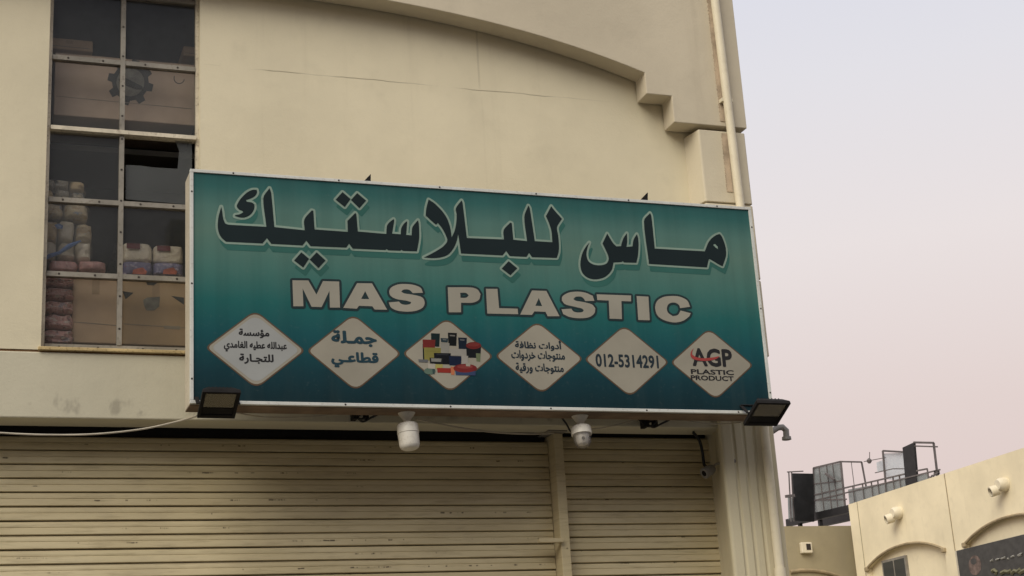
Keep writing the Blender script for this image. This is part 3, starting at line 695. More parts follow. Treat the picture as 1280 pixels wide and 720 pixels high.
A_, B_, C_, D_, E_, F_ = ((265, 225), 6), ((360, 235), 6.547), ((515, 235), 6), ((620, 245), 7.2), ((715, 255), 7.2), ((795, 255), 7.2)
kaf_mark = cr_px([(335, 72), (338, 95), (322, 120), (290, 138), (255, 150), (262, 162), (300, 168), (318, 182), (318, 210), (305, 240), (280, 266), (245, 280), (210, 280), (172, 270), (175, 262), (210, 255), (235, 240), (228, 232), (205, 222), (188, 203), (188, 185), (215, 140), (260, 95), (300, 74)], *A_)
body1 = cr_px([(70, 200), (50, 270), (43, 340), (50, 390), (70, 430), (105, 462), (380, 475), (412, 435), (445, 478), (680, 490)], *A_) \
    + cr_px([(120, 470), (150, 430), (185, 475), (478, 487), (500, 455), (530, 495), (798, 507), (808, 498), (820, 509), (920, 513), (930, 504), (940, 514), (1055, 518), (1065, 470), (1075, 400), (1072, 300), (1065, 262), (1040, 290), (1017, 325), (1012, 387), (968, 382), (975, 290), (975, 270), (950, 290), (927, 330), (923, 378), (853, 372), (870, 265), (865, 253), (830, 280), (810, 310), (805, 375), (572, 355), (560, 215), (552, 203), (487, 268), (490, 358), (218, 338), (208, 186), (195, 182), (135, 255), (137, 345)], *B_)[1:] \
    + cr_px([(468, 352), (445, 100), (432, 60), (385, 135), (408, 350), (125, 334), (100, 325), (85, 290), (78, 240)], *A_)
dot = lambda l, t, r, b, cr: cr_px([l, t, r, b], *cr)
dots = [dot((390, 95), (447, 32), (513, 90), (465, 155), B_), dot((515, 97), (567, 40), (640, 102), (585, 165), B_),
        dot((50, 592), (110, 525), (173, 578), (125, 650), B_), dot((178, 585), (235, 525), (308, 592), (250, 655), B_), dot((52, 652), (115, 585), (193, 650), (130, 712), D_)]
body2 = cr_px([(125, 85), (108, 150), (103, 205), (140, 240), (180, 275), (195, 262), (225, 300), (250, 345), (265, 385), (260, 408), (225, 445), (150, 490), (90, 520), (150, 525), (215, 520), (270, 500), (310, 455), (335, 400), (347, 345), (355, 400), (368, 490), (680, 505)], *C_) \
    + cr_px([(65, 535), (92, 495), (125, 540), (275, 547), (298, 512), (325, 550), (548, 556), (565, 500), (567, 430), (560, 350), (550, 280), (595, 205), (520, 120), (498, 90), (450, 180), (480, 250), (500, 320), (508, 415), (350, 405), (305, 110), (292, 85), (255, 190), (280, 405), (157, 392), (143, 245), (130, 238), (70, 305), (72, 390)], *D_)[1:] \
    + cr_px([(412, 374), (380, 110), (372, 92), (330, 150), (335, 200), (332, 260), (320, 320), (298, 370), (292, 320), (280, 270), (260, 220), (225, 170), (170, 115)], *C_)
body3 = cr_px([(158, 345), (125, 385), (95, 440), (78, 510), (78, 570), (95, 620), (130, 655), (180, 675), (235, 675), (290, 660), (330, 630), (360, 590), (375, 525), (445, 522), (458, 513), (470, 525), (580, 528), (595, 460), (600, 380), (597, 310), (585, 270), (555, 320), (545, 380), (492, 385), (498, 330), (495, 262), (465, 305), (447, 355), (443, 378), (400, 380), (370, 350), (318, 265), (275, 355), (300, 405), (325, 460), (330, 500), (310, 535), (260, 550), (200, 545), (155, 520), (135, 480), (132, 430), (145, 380)], *E_)
body4 = cr_px([(128, 80), (140, 110), (170, 400), (620, 425), (632, 395), (650, 350), (680, 310), (720, 280), (755, 268), (775, 295), (800, 360), (812, 420), (810, 470), (795, 520), (780, 560), (740, 540), (700, 515), (663, 495), (655, 500), (640, 570), (118, 538), (72, 155)], *F_)
hole4 = cr_px([(695, 367), (712, 360), (735, 382), (738, 405), (718, 392)], *F_)
arabic = [smooth_ring(r) for r in (kaf_mark, body1, body2, body3, body4)] + dots
M['ink'] = print_mat('dark_petrol_ink', (0.014, 0.023, 0.026, 1), 0.1, 0.08); M['halo'] = print_mat('pale_green_outline', tuple(c * 1.35 for c in lin(116, 134, 124)[:3]) + (1,))
M['drop'] = print_mat('teal_drop_print', tuple(c * 1.35 for c in lin(46, 86, 80)[:3]) + (1,))
HW = 0.0130
sh_ = (0.012, -0.042)
for i_, r_ in enumerate(arabic):
    k_ = i_ * 0.77e-6
    lt = fill('title_letter', [r_, hole4] if i_ == 4 else [r_], M['ink'], sign, SY + 0.0016 - k_)
    stroke('outline', [r_], HW, M['halo'], lt, SY + 0.0027 - k_)
    fill('drop_print', [r_], M['drop'], lt, SY + 0.0036 - k_, shift=sh_)
    stroke('drop_edge', [r_], 0.008, M['drop'], lt, SY + 0.0034 - k_, shift=sh_)
    if i_ == 4: fill('letter_eye', [hole4], M['halo'], lt, SY + 0.0013)
G_, H_ = ((355, 335), 4.923), ((605, 345), 4.741)
latin = [([(52, 75), (150, 76), (200, 163), (240, 80), (340, 83), (345, 243), (283, 243), (280, 140), (232, 240), (170, 238), (115, 125), (120, 235), (58, 235)], G_, 0),
         ([(450, 93), (542, 94), (635, 256), (558, 255), (544, 235), (462, 232), (448, 250), (365, 245)], G_, 0), ([(500, 142), (475, 190), (525, 191)], G_, 0),
         ([(855, 152), (842, 122), (800, 104), (750, 98), (700, 101), (660, 120), (648, 145), (658, 172), (695, 191), (750, 200), (783, 209), (778, 221), (750, 226), (722, 220), (708, 206), (645, 211), (660, 243), (700, 262), (760, 268), (815, 262), (855, 242), (866, 210), (850, 180), (800, 165), (742, 156), (722, 146), (735, 133), (765, 132), (783, 143), (792, 154)], G_, 1),
         ([(1008, 118), (1150, 119), (1190, 131), (1210, 160), (1200, 195), (1160, 213), (1090, 213), (1090, 272), (1015, 272)], G_, 1), ([(1085, 152), (1120, 153), (1137, 168), (1122, 182), (1087, 183)], G_, 1),
         ([(12, 75), (80, 76), (90, 190), (200, 193), (203, 226), (20, 222)], H_, 0),
         ([(285, 85), (370, 88), (448, 238), (378, 238), (365, 212), (300, 209), (284, 230), (215, 228)], H_, 0), ([(325, 130), (305, 176), (345, 178)], H_, 0),
         ([(655, 147), (645, 117), (600, 98), (550, 92), (500, 99), (466, 120), (462, 145), (482, 167), (530, 180), (580, 192), (592, 202), (585, 212), (560, 216), (532, 210), (518, 193), (460, 197), (470, 225), (510, 243), (570, 250), (625, 243), (655, 220), (660, 190), (640, 168), (590, 154), (545, 146), (530, 136), (545, 123), (575, 122), (592, 134), (600, 148)], H_, 1),
         ([(668, 108), (872, 115), (872, 150), (815, 148), (818, 255), (745, 252), (740, 145), (672, 142)], H_, 0),
         ([(905, 118), (975, 122), (983, 262), (915, 260)], H_, 0),
         ([(1222, 182), (1205, 145), (1160, 122), (1110, 118), (1060, 125), (1025, 150), (1015, 190), (1030, 235), (1070, 262), (1130, 275), (1180, 265), (1215, 240), (1226, 220), (1165, 204), (1150, 230), (1120, 238), (1090, 215), (1085, 185), (1100, 162), (1130, 157), (1155, 170), (1163, 190)], H_, 1)]
rings = [smooth_ring(cr_px(p, *c), 50) if s else cr_px(p, *c) for p, c, s in latin]
M['offwhite'] = print_mat('greyed_white_print', tuple(c * 1.42 for c in lin(130, 127, 117)[:3]) + (1,)); M['outline_dark'] = print_mat('dark_outline_print', (0.020, 0.036, 0.040, 1))
for i_, idx in enumerate(((0,), (1, 2), (3,), (4, 5), (6,), (7, 8), (9,), (10,), (11,), (12,))):
    rr_ = [rings[j] for j in idx]
    lt = fill('latin_letter', rr_, M['offwhite'], sign, SY + 0.0016)
    stroke('outline', rr_, 0.0140, M['outline_dark'], lt, SY + 0.0027 - i_ * 0.77e-6)

# ---- Arabic shaping for the small lines ------------------------------
NAMES = {'ا': 'ALEF', 'أ': 'ALEF WITH HAMZA ABOVE', 'ب': 'BEH', 'ت': 'TEH', 'ة': 'TEH MARBUTA', 'ج': 'JEEM', 'خ': 'KHAH', 'د': 'DAL', 'ر': 'REH', 'س': 'SEEN', 'ط': 'TAH', 'ظ': 'ZAH', 'ع': 'AIN', 'غ': 'GHAIN', 'ف': 'FEH', 'ق': 'QAF', 'ل': 'LAM', 'م': 'MEEM', 'ن': 'NOON', 'ه': 'HEH', 'و': 'WAW', 'ؤ': 'WAW WITH HAMZA ABOVE', 'ي': 'YEH'}
RIGHT_ONLY = set('اأدرؤوة')
def shape(s):
    out = []
    for i, c in enumerate(s):
        if c == 'ـ' or c not in NAMES: out.append(c); continue
        pj = i > 0 and (s[i - 1] in NAMES or s[i - 1] == 'ـ') and s[i - 1] not in RIGHT_ONLY
        nj = i + 1 < len(s) and (s[i + 1] in NAMES or s[i + 1] == 'ـ') and c not in RIGHT_ONLY
        form = 'MEDIAL' if pj and nj else 'FINAL' if pj else 'INITIAL' if nj else 'ISOLATED'
        if c == 'ة': form = 'FINAL'
        out.append(unicodedata.lookup('ARABIC LETTER %s %s FORM' % (NAMES[c], form)))
    return ''.join(reversed(out))
def text(name, body, L, Rr, hpx, mat, parent, y, bold=0.02, arabic=True):
    """a line of print whose box runs from pixel L to pixel Rr (mid-height) with pixel height hpx; thickened by shifted copies"""
    cu = bpy.data.curves.new('tmp', 'FONT'); cu.body = shape(body) if arabic else body; cu.resolution_u = 3
    cu.fill_mode = 'FRONT'
    me = curve_mesh(cu)
    a = np.array([v.co[:] for v in me.vertices]); u0, u1, v0, v1 = a[:, 0].min() - bold, a[:, 0].max() + bold, a[:, 1].min() - bold, a[:, 1].max() + bold
    (lx, lz), (rx, rz) = px_sign(*L), px_sign(*Rr); h = px_sign(L[0], L[1] - hpx / 2)[1] - px_sign(L[0], L[1] + hpx / 2)[1]
    z = (lz + rz) / 2
    fs = [tuple(p.vertices) for p in me.polygons]; m = MB()
    par = list(range(len(a)))
    def find(q):
        while par[q] != q: par[q] = par[par[q]]; q = par[q]
        return q
    for f in fs:
        for q in f[1:]: par[find(q)] = find(f[0])
    ids = {}; isl = [ids.setdefault(find(q), len(ids)) * 4e-7 for q in range(len(a))]
    for i, (du, dv) in enumerate([(0, 0)] + [(bold * math.cos(k * math.pi / 4), bold * math.sin(k * math.pi / 4)) for k in range(8)]):
        m.add([(lx + (rx - lx) * (u + du - u0) / (u1 - u0), y - i * 2.5e-5 - isl[q], z - h / 2 + h * (v + dv - v0) / (v1 - v0)) for q, (u, v, _) in enumerate(a)], fs)
    return m.build(name, mat, parent)

# ---- the six diamonds ------------------------------------------------
M['diamond'] = print_mat('diamond_white_print', tuple(c * 1.45 for c in lin(128, 124, 113)[:3]) + (1,))
M['diamond_edge'] = print_mat('brown_diamond_edge', tuple(c * 1.25 for c in lin(84, 68, 54)[:3]) + (1,))
M['patch'] = print_mat('bluish_white_patch', tuple(c * 1.35 for c in lin(136, 138, 137)[:3]) + (1,))
M['txt_black'] = flat('black_print', (0.016, 0.016, 0.018, 1)); M['txt_teal'] = flat('petrol_print', (0.012, 0.042, 0.060, 1)); M['txt_navy'] = flat('navy_print', (0.014, 0.026, 0.036, 1))
M['red_print'] = flat('red_swoosh_print', (0.33, 0.05, 0.045, 1))
dia = [((256.7, 434.7), (319, 387.2), (382.3, 437.7), (320, 485.8)), ((383.3, 438.3), (441.4, 392.3), (502.3, 441.3), (444.7, 489.4)), ((503.2, 441.8), (558.7, 396.7), (617.6, 445.1), (562, 491)),
       ((618.6, 445), (671.3, 400.6), (729.6, 448.7), (677.8, 492.3)), ((730.8, 449.3), (779.6, 406.2), (837.3, 451.7), (787.6, 496.8)), ((838.6, 451.7), (885.9, 410), (943, 457.6), (894, 500))]
def diamond(c, r=0.055, shrink=0.0, n=5):
    P = [np.array(px_sign(*q)) for q in c]; cen = sum(P) / 4
    ctr = cen
    hw = (P[2][0] - P[0][0]) / 2 - shrink * 1.6; hh = (P[1][1] - P[3][1]) / 2 - shrink * 1.3
    Q = [ctr + np.array(v) for v in ((-hw, 0), (0, hh), (hw, 0), (0, -hh))]
    out = []
    for i in range(4):
        a, b, d = Q[i - 1], Q[i], Q[(i + 1) % 4]; rr = r * (0.55 if i % 2 == 0 else 1.0)
        p = b + (a - b) / np.hypot(*(a - b)) * rr; q = b + (d - b) / np.hypot(*(d - b)) * rr
        for k in range(n + 1):
            t = k / n; out.append(tuple((1 - t) ** 2 * p + 2 * t * (1 - t) * b + t * t * q))
    return out
badges = []
for k, c in enumerate(dia):
    e = fill('diamond_badge', [diamond(c)], M['diamond_edge'], sign, SY + 0.0033)
    fill('badge_face', [diamond(c, shrink=0.0075)], M['diamond'], e, SY + 0.0028)
    badges.append(e)
TY = SY + 0.0019
c5o, c5s = (230, 370), 3.368
c6o = (600, 370)
q5 = lambda x, y: (c5o[0] + x / c5s, c5o[1] + y / c5s)
q6 = lambda x, y: (c6o[0] + x / c5s, c6o[1] + y / c5s)
fill('pasted_patch', [diamond(dia[0], shrink=0.022)], M['patch'], badges[0], SY + 0.0024)
text('text_line', 'مؤسسة', q5(230, 155), q5(360, 160), 11.5, M['txt_black'], badges[0], TY, 0.042)
text('text_line', 'عبدالله عطيه الغامدي', q5(168, 211), q5(434, 216), 14, M['txt_black'], badges[0], TY, 0.042)
text('text_line', 'للتجـارة', q5(232, 262), q5(378, 268), 13, M['txt_black'], badges[0], TY, 0.042)
text('text_line', 'جمـلة', q5(620, 176), q5(812, 182), 20, M['txt_teal'], badges[1], TY, 0.048)
text('text_line', 'قطاعـي', q5(620, 266), q5(820, 272), 20, M['txt_teal'], badges[1], TY, 0.048)
text('text_line', 'أدوات نظافة', q6(147, 204), q6(343, 210), 13.5, M['txt_navy'], badges[3], TY, 0.036)
text('text_line', 'منتوجات خردوات', q6(132, 249), q6(358, 256), 13.5, M['txt_navy'], badges[3], TY, 0.036)
text('text_line', 'منتوجات ورقية', q6(150, 302), q6(353, 308), 13.5, M['txt_navy'], badges[3], TY, 0.036)
text('phone_number', '012-5314291', q6(487, 270), q6(752, 277), 16.5, M['txt_navy'], badges[4], TY, 0.030, arabic=False)
text('logo_letters', 'AGP', q6(893, 256), q6(1062, 262), 23, M['txt_black'], badges[5], TY, 0.035, arabic=False)
text('logo_line', 'PLASTIC', q6(888, 318), q6(1069, 322), 6.2, M['txt_black'], badges[5], TY, 0.030, arabic=False)
text('logo_line', 'PRODUCT', q6(888, 343), q6(1069, 348), 6.2, M['txt_black'], badges[5], TY, 0.030, arabic=False)
g7 = lambda x, y: px_sign(830 + x / 6.542, 395 + y / 6.545)
fill('logo_swoosh', [smooth_ring([g7(*p) for p in ((245, 262), (222, 290), (218, 325), (240, 352), (300, 366), (370, 365), (430, 350), (455, 328), (400, 338), (320, 345), (262, 335), (232, 315), (232, 290))], 60)], M['red_print'], badges[5], SY + 0.0012)
# picture of plastic wares on the third diamond
def ware(shapes):
    mats = []; m = MB(); names = {}
    for i, (col, pts) in enumerate(shapes):
        key = col
        if key not in names:
            l_ = lin(*col); names[key] = len(mats); mats.append(print_mat('ware_print_%d_%d_%d' % col, tuple(min(0.9, c * 0.8) for c in l_[:3]) + (1,), 0.3))
        m.cur = names[key]; y = SY + 0.0024 - i * 0.00004
        q = [px_sign(480 + x / 6, 380 + yy / 6) for x, yy in pts]
        m.add([(x, y, z) for x, z in q], [tuple(range(len(q)))])
    return m.build('product_picture', mats, badges[2])
bx4 = lambda x0, y0, x1, y1, s=3: [(x0, y0), (x1, y0 + s), (x1 - 4, y1), (x0 + 4, y1 - s)]
el = lambda x0, y0, x1, y1: ell((x0 + x1) / 2, (y0 + y1) / 2, (x1 - x0) / 2, (y1 - y0) / 2, 16)
ware([((26, 44, 46), bx4(353, 218, 420, 320)), ((22, 30, 32), bx4(290, 300, 308, 428)), ((122, 48, 45), bx4(290, 265, 386, 335)), ((142, 136, 74), bx4(300, 325, 428, 425)), ((120, 116, 60), bx4(306, 350, 420, 356)),
      ((50, 66, 74), bx4(425, 254, 482, 288)), ((120, 122, 120), bx4(440, 262, 470, 272)), ((24, 28, 30), bx4(480, 214, 547, 314)), ((130, 128, 122), bx4(492, 230, 536, 243)), ((30, 42, 58), bx4(557, 250, 622, 338)), ((120, 122, 124), bx4(570, 263, 606, 275)),
      ((160, 158, 150), bx4(425, 290, 492, 372)), ((176, 172, 164), bx4(495, 335, 622, 388)), ((30, 34, 38), bx4(617, 318, 728, 404)), ((126, 48, 46), el(615, 284, 730, 338)), ((140, 62, 58), el(628, 290, 716, 318)), ((120, 132, 100), bx4(690, 368, 726, 432)),
      ((24, 26, 32), bx4(375, 366, 502, 452)), ((52, 54, 60), bx4(392, 372, 486, 384)), ((30, 40, 66), bx4(488, 388, 582, 462)), ((182, 178, 170), bx4(580, 386, 632, 452)), ((36, 38, 40), bx4(342, 402, 444, 448)), ((140, 140, 134), bx4(352, 406, 432, 434)), ((170, 162, 96), bx4(384, 450, 442, 488)),
      ((146, 52, 44), bx4(398, 478, 504, 516)), ((196, 120, 84), bx4(500, 468, 532, 532)), ((62, 76, 110), bx4(535, 500, 690, 536)), ((128, 46, 46), el(520, 448, 698, 514)), ((148, 70, 66), el(548, 456, 668, 484)), ((178, 174, 160), bx4(612, 440, 650, 468)), ((96, 116, 104), el(300, 478, 388, 528)), ((60, 78, 78), bx4(362, 486, 384, 526)), ((104, 106, 108), bx4(258, 414, 332, 438)), ((178, 172, 160), bx4(328, 446, 386, 486))])

# ================================================================== LAMPS AND CABLES UNDER THE SIGN
def floodlight(tl, tr, Y, label):
    """tl, tr: pixels of the upper front corners"""
    a = at(*tl, Y); b = at(*tr, Y); z = (a.z + b.z) / 2
    W = b.x - a.x; cx = (a.x + b.x) / 2
    dn = Vector((0, 0.205, -0.10)); L = dn.length; dn.normalize(); nrm = Vector((0, -0.105, -0.225)).normalized(); ax = Vector((1, 0, 0))
    O = Vector((cx, Y, z)); P = lambda u, v, h: O + ax * u + dn * v + nrm * h
    root = thing('floodlight', O + dn * L / 2, label, 'floodlight')
    hw = W / 2
    m = MB()      # rim round a sunk glass, tapering housing behind
    def ring(u, v0, v1, h): return [P(-u, v0, h), P(u, v0, h), P(u, v1, h), P(-u, v1, h)]
    r0 = ring(hw, 0, L, 0.0); r1 = ring(hw - 0.018, 0.016, L - 0.03, 0.0); r2 = ring(hw - 0.022, 0.02, L - 0.034, -0.012); r3 = ring(hw, 0, L, -0.022); r4 = ring(hw - 0.03, 0.03, L - 0.03, -0.06)
    V = r0 + r1 + r2 + r3 + r4; fs = []
    for A, B in ((0, 4), (4, 8), (0, 12), (12, 16)):
        for i in range(4): fs.append((A + i, A + (i + 1) % 4, B + (i + 1) % 4, B + i))
    fs.append((16, 17, 18, 19)); m.add(V, fs); m.build('housing', 'black_metal', root, bevel=0.003)
    MB().prism(ring(hw - 0.0215, 0.0195, L * 0.62, -0.008), nrm * -0.003).build('glass', 'glass_flood', root)
    MB().prism(ring(hw - 0.0225, 0.0205, L * 0.62, -0.0135), nrm * -0.002).build('reflector', 'alu_side', root)
    MB().prism(ring(hw - 0.0215, L * 0.625, L - 0.0335, -0.004), nrm * -0.006).build('driver_cover', 'black_metal', root)
    for k in range(7):
        u = -hw + 0.045 + k * (2 * hw - 0.09) / 6
        MB().bar(P(u, 0.04, -0.066), P(u, L - 0.04, -0.066), 0.006, 0.014, nrm).build('fin', 'black_metal', root)
    e = P(0, L * 0.5, -0.035)
    for sgn_ in (-1, 1): MB().bar(P(sgn_ * (hw + 0.006), L * 0.55, -0.02), P(sgn_ * (hw + 0.006), L * 0.75, -0.115), 0.022, 0.005, nrm).build('yoke', 'black_metal', root)
    MB().bar(P(-hw - 0.009, L * 0.76, -0.116), P(hw + 0.009, L * 0.76, -0.116), 0.022, 0.005, nrm).build('yoke', 'black_metal', root)
    j = P(0, L * 0.76, -0.116)
    MB().bar(j, Vector((j.x, SB + 0.03, max(j.z, SZ0 - 0.03))), 0.025, 0.012).build('arm', 'black_metal', root)
    return root
floodlight((253.5, 489.5), (301.5, 491.5), -0.64, 'black floodlight under the left end of the teal sign, near the window')
floodlight((947, 502.5), (989, 505.5), -0.66, 'black floodlight under the sign end at the building corner')

def hang(pxc, py_top, Y, name, label, cat, dome):
    top = at(pxc, py_top, Y); top.z = SZ0 + 0.002
    root = thing(name, top, label, cat)
    MB().lathe(top, (0, 0, -1), [(0, 0.048), (0.006, 0.052), (0.016, 0.046), (0.045, 0.024), (0.062, 0.018), (0.072, 0.018)], 20).build('mount', 'plastic_white', root, smooth=True)
    ax = Vector((0.05, -0.10, -1)).normalized() if not dome else Vector((0.0, -0.15, -1)).normalized()
    b = top + Vector((0, 0, -0.066))
    MB().lathe(b, ax, [(0, 0.040), (0.006, 0.057), (0.014, 0.063), (0.058, 0.064), (0.060, 0.060)], 24).build('collar', 'plastic_white', root, smooth=True)
    if dome:
        prof = [(0.058, 0.056)] + [(0.095 + 0.052 * math.sin(a), 0.054 * math.cos(a)) for a in [math.pi / 2 * k / 9 for k in range(9)]] + [(0.147, 0.004)]
        MB().lathe(b, ax, prof, 24).build('clear_dome', 'glass_clear', root, smooth=True)
        MB().lathe(b, ax, [(0.058, 0.040), (0.09, 0.042), (0.12, 0.03), (0.128, 0.01)], 20).build('inner_unit', 'plastic_white', root, smooth=True)
        for dx, dz in ((-0.012, 0.088), (0.036, 0.082)):
            c = b + ax * dz + Vector((dx, -0.046 + 0.3 * abs(dx), 0)); MB().lathe(c, (dx * 6, -1, -0.2), [(0, 0.010), (0.004, 0.010), (0.006, 0.006)], 12).build('lens', 'black_metal', root, smooth=True)
    else:
        MB().lathe(b, ax, [(0.060, 0.062), (0.070, 0.0625), (0.135, 0.060), (0.152, 0.053), (0.160, 0.040), (0.163, 0.01)], 24).build('shade', 'plastic_white', root, smooth=True)
        MB().lathe(b, ax, [(0.0585, 0.0655), (0.0635, 0.0655)], 24).build('trim_ring', 'plastic_white', root, smooth=True)
    return root
hang(508, 512, -0.33, 'hanging_lamp', 'white lamp with closed frosted shade hanging under the teal sign', 'lamp', False)
hang(724.5, 516, -0.33, 'dome_camera', 'white unit with clear rounded dome hanging under the teal sign', 'camera', True)
def cable(pts, r, label, mat='cable'):
    P = [at(x, y, Y) for x, y, Y in pts]; out = []
    for i in range(len(P) - 1):
        p0, p1, p2, p3 = P[max(i - 1, 0)], P[i], P[i + 1], P[min(i + 2, len(P) - 1)]
        for k in range(6):
            t = k / 6; out.append(0.5 * ((2 * p1) + (p2 - p0) * t + (2 * p0 - 5 * p1 + 4 * p2 - p3) * t * t + (3 * p1 - p0 - 3 * p2 + p3) * t**3))
    out.append(P[-1])
    return tag(MB().tube(out, r, 6).build('cable', mat, smooth=True), label, 'cable')
cable([(-60, 535, -0.02), (0, 541, -0.03), (60, 543.5, -0.05), (120, 542.5, -0.08), (180, 536, -0.12), (225, 526, -0.2), (246, 520, -0.42)], 0.0055, 'pale cable sagging along the lintel to the floodlight near the window')
cable([(296, 516, -0.4), (330, 521, -0.12), (380, 521, -0.1), (430, 517, -0.1), (448, 515, -0.12)], 0.004, 'thin pale cable between the floodlight and the frosted lamp')
cable([(520, 524, -0.3), (545, 529, -0.1), (580, 535.5, -0.03), (620, 540.5, -0.02), (660, 542.5, 0.0), (692, 541.5, 0.05)], 0.0055, 'pale cable from the frosted lamp to the shutter guide post')
cable([(736, 537, -0.3), (760, 533.5, -0.15), (790, 526, -0.1), (806, 521, -0.1)], 0.0045, 'thin pale cable from the clear dome unit to a bracket')
cable([(850, 524, -0.1), (875, 528.5, -0.1), (900, 530, -0.12), (926, 528, -0.3)], 0.0045, 'thin pale cable reaching the floodlight at the building corner')
cable([(866, 540, 0.1), (874, 550, 0.1), (878, 565, 0.12), (880, 580, 0.14), (884, 584, 0.12)], 0.010, 'black cable bundle dropping to the small camera on the pier', 'cable_black')
cable([(700, 519, -0.05), (708, 530, -0.04), (716, 541, -0.02), (735, 540, 0.0)], 0.006, 'dark cable loop on the lintel beside the clear dome unit', 'cable_black')

cable([(436, 516, -0.12), (444, 521, -0.1), (452, 524, -0.12), (458, 519, -0.1), (452, 515, -0.1), (446, 519, -0.12), (453, 527, -0.1), (464, 522, -0.12), (476, 517, -0.14), (494, 514, -0.3)], 0.007, 'tangled black wire on the bracket beside the frosted lamp', 'cable_black')
cable([(796, 522, -0.12), (804, 529, -0.1), (812, 533, -0.1), (820, 527, -0.12), (813, 522, -0.1), (806, 526, -0.12), (816, 534, -0.1), (826, 530, -0.1), (840, 523, -0.12)], 0.007, 'tangled black wire on the bracket between the clear dome unit and the corner', 'cable_black')

# small camera on the pier
cc = at(889, 588, 0.08)
cctv = thing('wall_camera', cc, 'small grey camera on a bracket fixed to the pier beside the shutter', 'camera')
MB().lathe(cc + Vector((0.03, 0.03, 0.02)), (-0.9, -0.15, -0.45), [(0, 0.026), (0.02, 0.034), (0.075, 0.038), (0.085, 0.036)], 16).build('body', 'pipe_grey', cctv, smooth=True)
MB().lathe(cc + Vector((0.03, 0.03, 0.02)) + Vector((-0.9, -0.15, -0.45)).normalized() * 0.0845, (-0.9, -0.15, -0.45), [(0, 0.020), (0.003, 0.018)], 16).build('lens', 'black_metal', cctv, smooth=True)
bp = at(903, 583, 0.0)
MB().tube([cc + Vector((0.03, 0.03, 0.03)), cc + Vector((0.045, 0.0, 0.045)), Vector((4.83, -0.02, cc.z + 0.04))], 0.008, 8).build('bracket', 'frame_grey', cctv, smooth=True)
MB().lathe((4.845, -0.02, cc.z + 0.04), (-1, -0.3, 0), [(-0.01, 0.022), (0.015, 0.022)], 12).build('base_plate', 'frame_grey', cctv, smooth=True)

# drain pipe up the pier front
PYP = -0.215
pp = [at(893.5, 0, PYP), at(909, 125, PYP), at(925, 255, PYP)]
low = [at(955.5, 538, -0.10), at(975, 716, -0.10)]
dp = thing('drain_pipe', (low[1].x, -0.1, ZF), 'cream drain pipe running up the pier at the building corner', 'pipe')
xm = [pp[0] + (pp[0] - pp[2]) * 0.6, pp[0], pp[1], pp[2]]
xm.append(Vector((min(pp[2].x, low[0].x) - 0.01, PYP, 4.5))); xm.append(Vector((low[0].x, -0.14, 3.80))); xm.append(low[0]); xm.append(low[1]); xm.append(Vector((low[1].x, -0.10, ZF + 0.1)))
MB().tube(xm, 0.030, 14).build('pipe', 'pipe', dp, smooth=True)
for (x_, y_, Yq) in ((0, 0, 0),):
    MB().lathe(low[1] + Vector((0, 0, 0.03)), (0, 0, -1), [(0, 0.037), (0.08, 0.037)], 14).build('coupling', 'pipe', dp, smooth=True)
for z_ in (6.9, 5.9, 2.0, 1.0):
    t_ = (pp[0].x + (pp[2].x - pp[0].x) * (z_ - pp[0].z) / (pp[2].z - pp[0].z)) if z_ > 5 else low[1].x
    MB().box(t_ - 0.042, t_ + 0.042, (PYP if z_ > 5 else -0.10) - 0.004, FY if z_ > 5.5 else -0.05, z_ - 0.012, z_ + 0.012).build('clip', 'pipe', dp)
# brown strip of old mortar left of the pipe, on the fascia and on the top block
def mortar(top, bot, y0):
    n = 130; Lr, Rr_ = [], []
    for k in range(n + 1):
        t = k / n; p = at(top[0] + (bot[0] - top[0]) * t, top[1] + (bot[1] - top[1]) * t, y0)
        Lr.append((p.x - 0.020 + random.uniform(-.004, .004), y0, p.z)); Rr_.append((p.x + 0.024 + random.uniform(-.003, .003), y0, p.z))
    sub('mortar_strip', shop, MB().prism(Lr + Rr_[::-1], (0, -0.004, 0)), 'mortar')
M['mortar'] = worn('old_brown_mortar', (0.46, 0.37, 0.27), 0.95, var=0.25, scale=10, bump=0.004)
mortar((886.5, -2), (904, 152), FY - 0.0005); mortar((905, 167), (912, 240), -0.1655)
# grey bent vent pipe on the corner side
ea = at(971, 535, 0.05)
EX = XR + 0.01
vt = thing('vent_pipe', (EX, 0.05, ea.z), 'grey bent vent pipe with flanged mouth on the building corner', 'pipe')
pe = [Vector((XR - 0.03, 0.0, at(966, 540, 0.0).z)), at(966, 538.5, 0.0), at(972, 534.5, 0.0), at(978, 534, 0.0), at(982.5, 538, 0.0), at(983, 547, 0.0)]
MB().tube(pe, 0.021, 12).build('bend', 'pipe_grey', vt, smooth=True)
MB().lathe(at(983, 546, 0.0), (0, 0, -1), [(0, 0.03), (0.02, 0.032), (0.022, 0.026)], 14).build('flange', 'pipe_grey', vt, smooth=True)

# ================================================================== PALE YELLOW BUILDING ALONG THE SIDE STREET
BX = 22.5
ZP = 7.66; YF = 26.66; YN = 9.0
yb = thing('yellow_building', (BX + 4, (YF + YN) / 2, ZF), 'pale yellow building along the side street with shallow arches under its parapet', 'building')
def yz(x, y): p = atX(x, y, BX); return (p.y, p.z)
def arch_pts(l, apex, r, n=18):
    (yl, zl), (ya, za), (yr, zr) = yz(*l), yz(*apex), yz(*r)
    out = []
    z0 = (zl + zr) / 2
    for k in range(n + 1):
        t = -1 + 2 * k / n; y = (yl + yr) / 2 + (yr - yl) / 2 * t; out.append((y, z0 + (za - z0) * (1 - abs(t) ** 2.2)))
    return out
L1 = yz(1084, 707); R1 = yz(1181, 690)
a1w = L1[0] - R1[0]
zspr = (L1[1] + R1[1]) / 2; zap = yz(1140, 678)[1]
gap = R1[0] - yz(1207, 684)[0]
arches = []
yc = (L1[0] + R1[0]) / 2
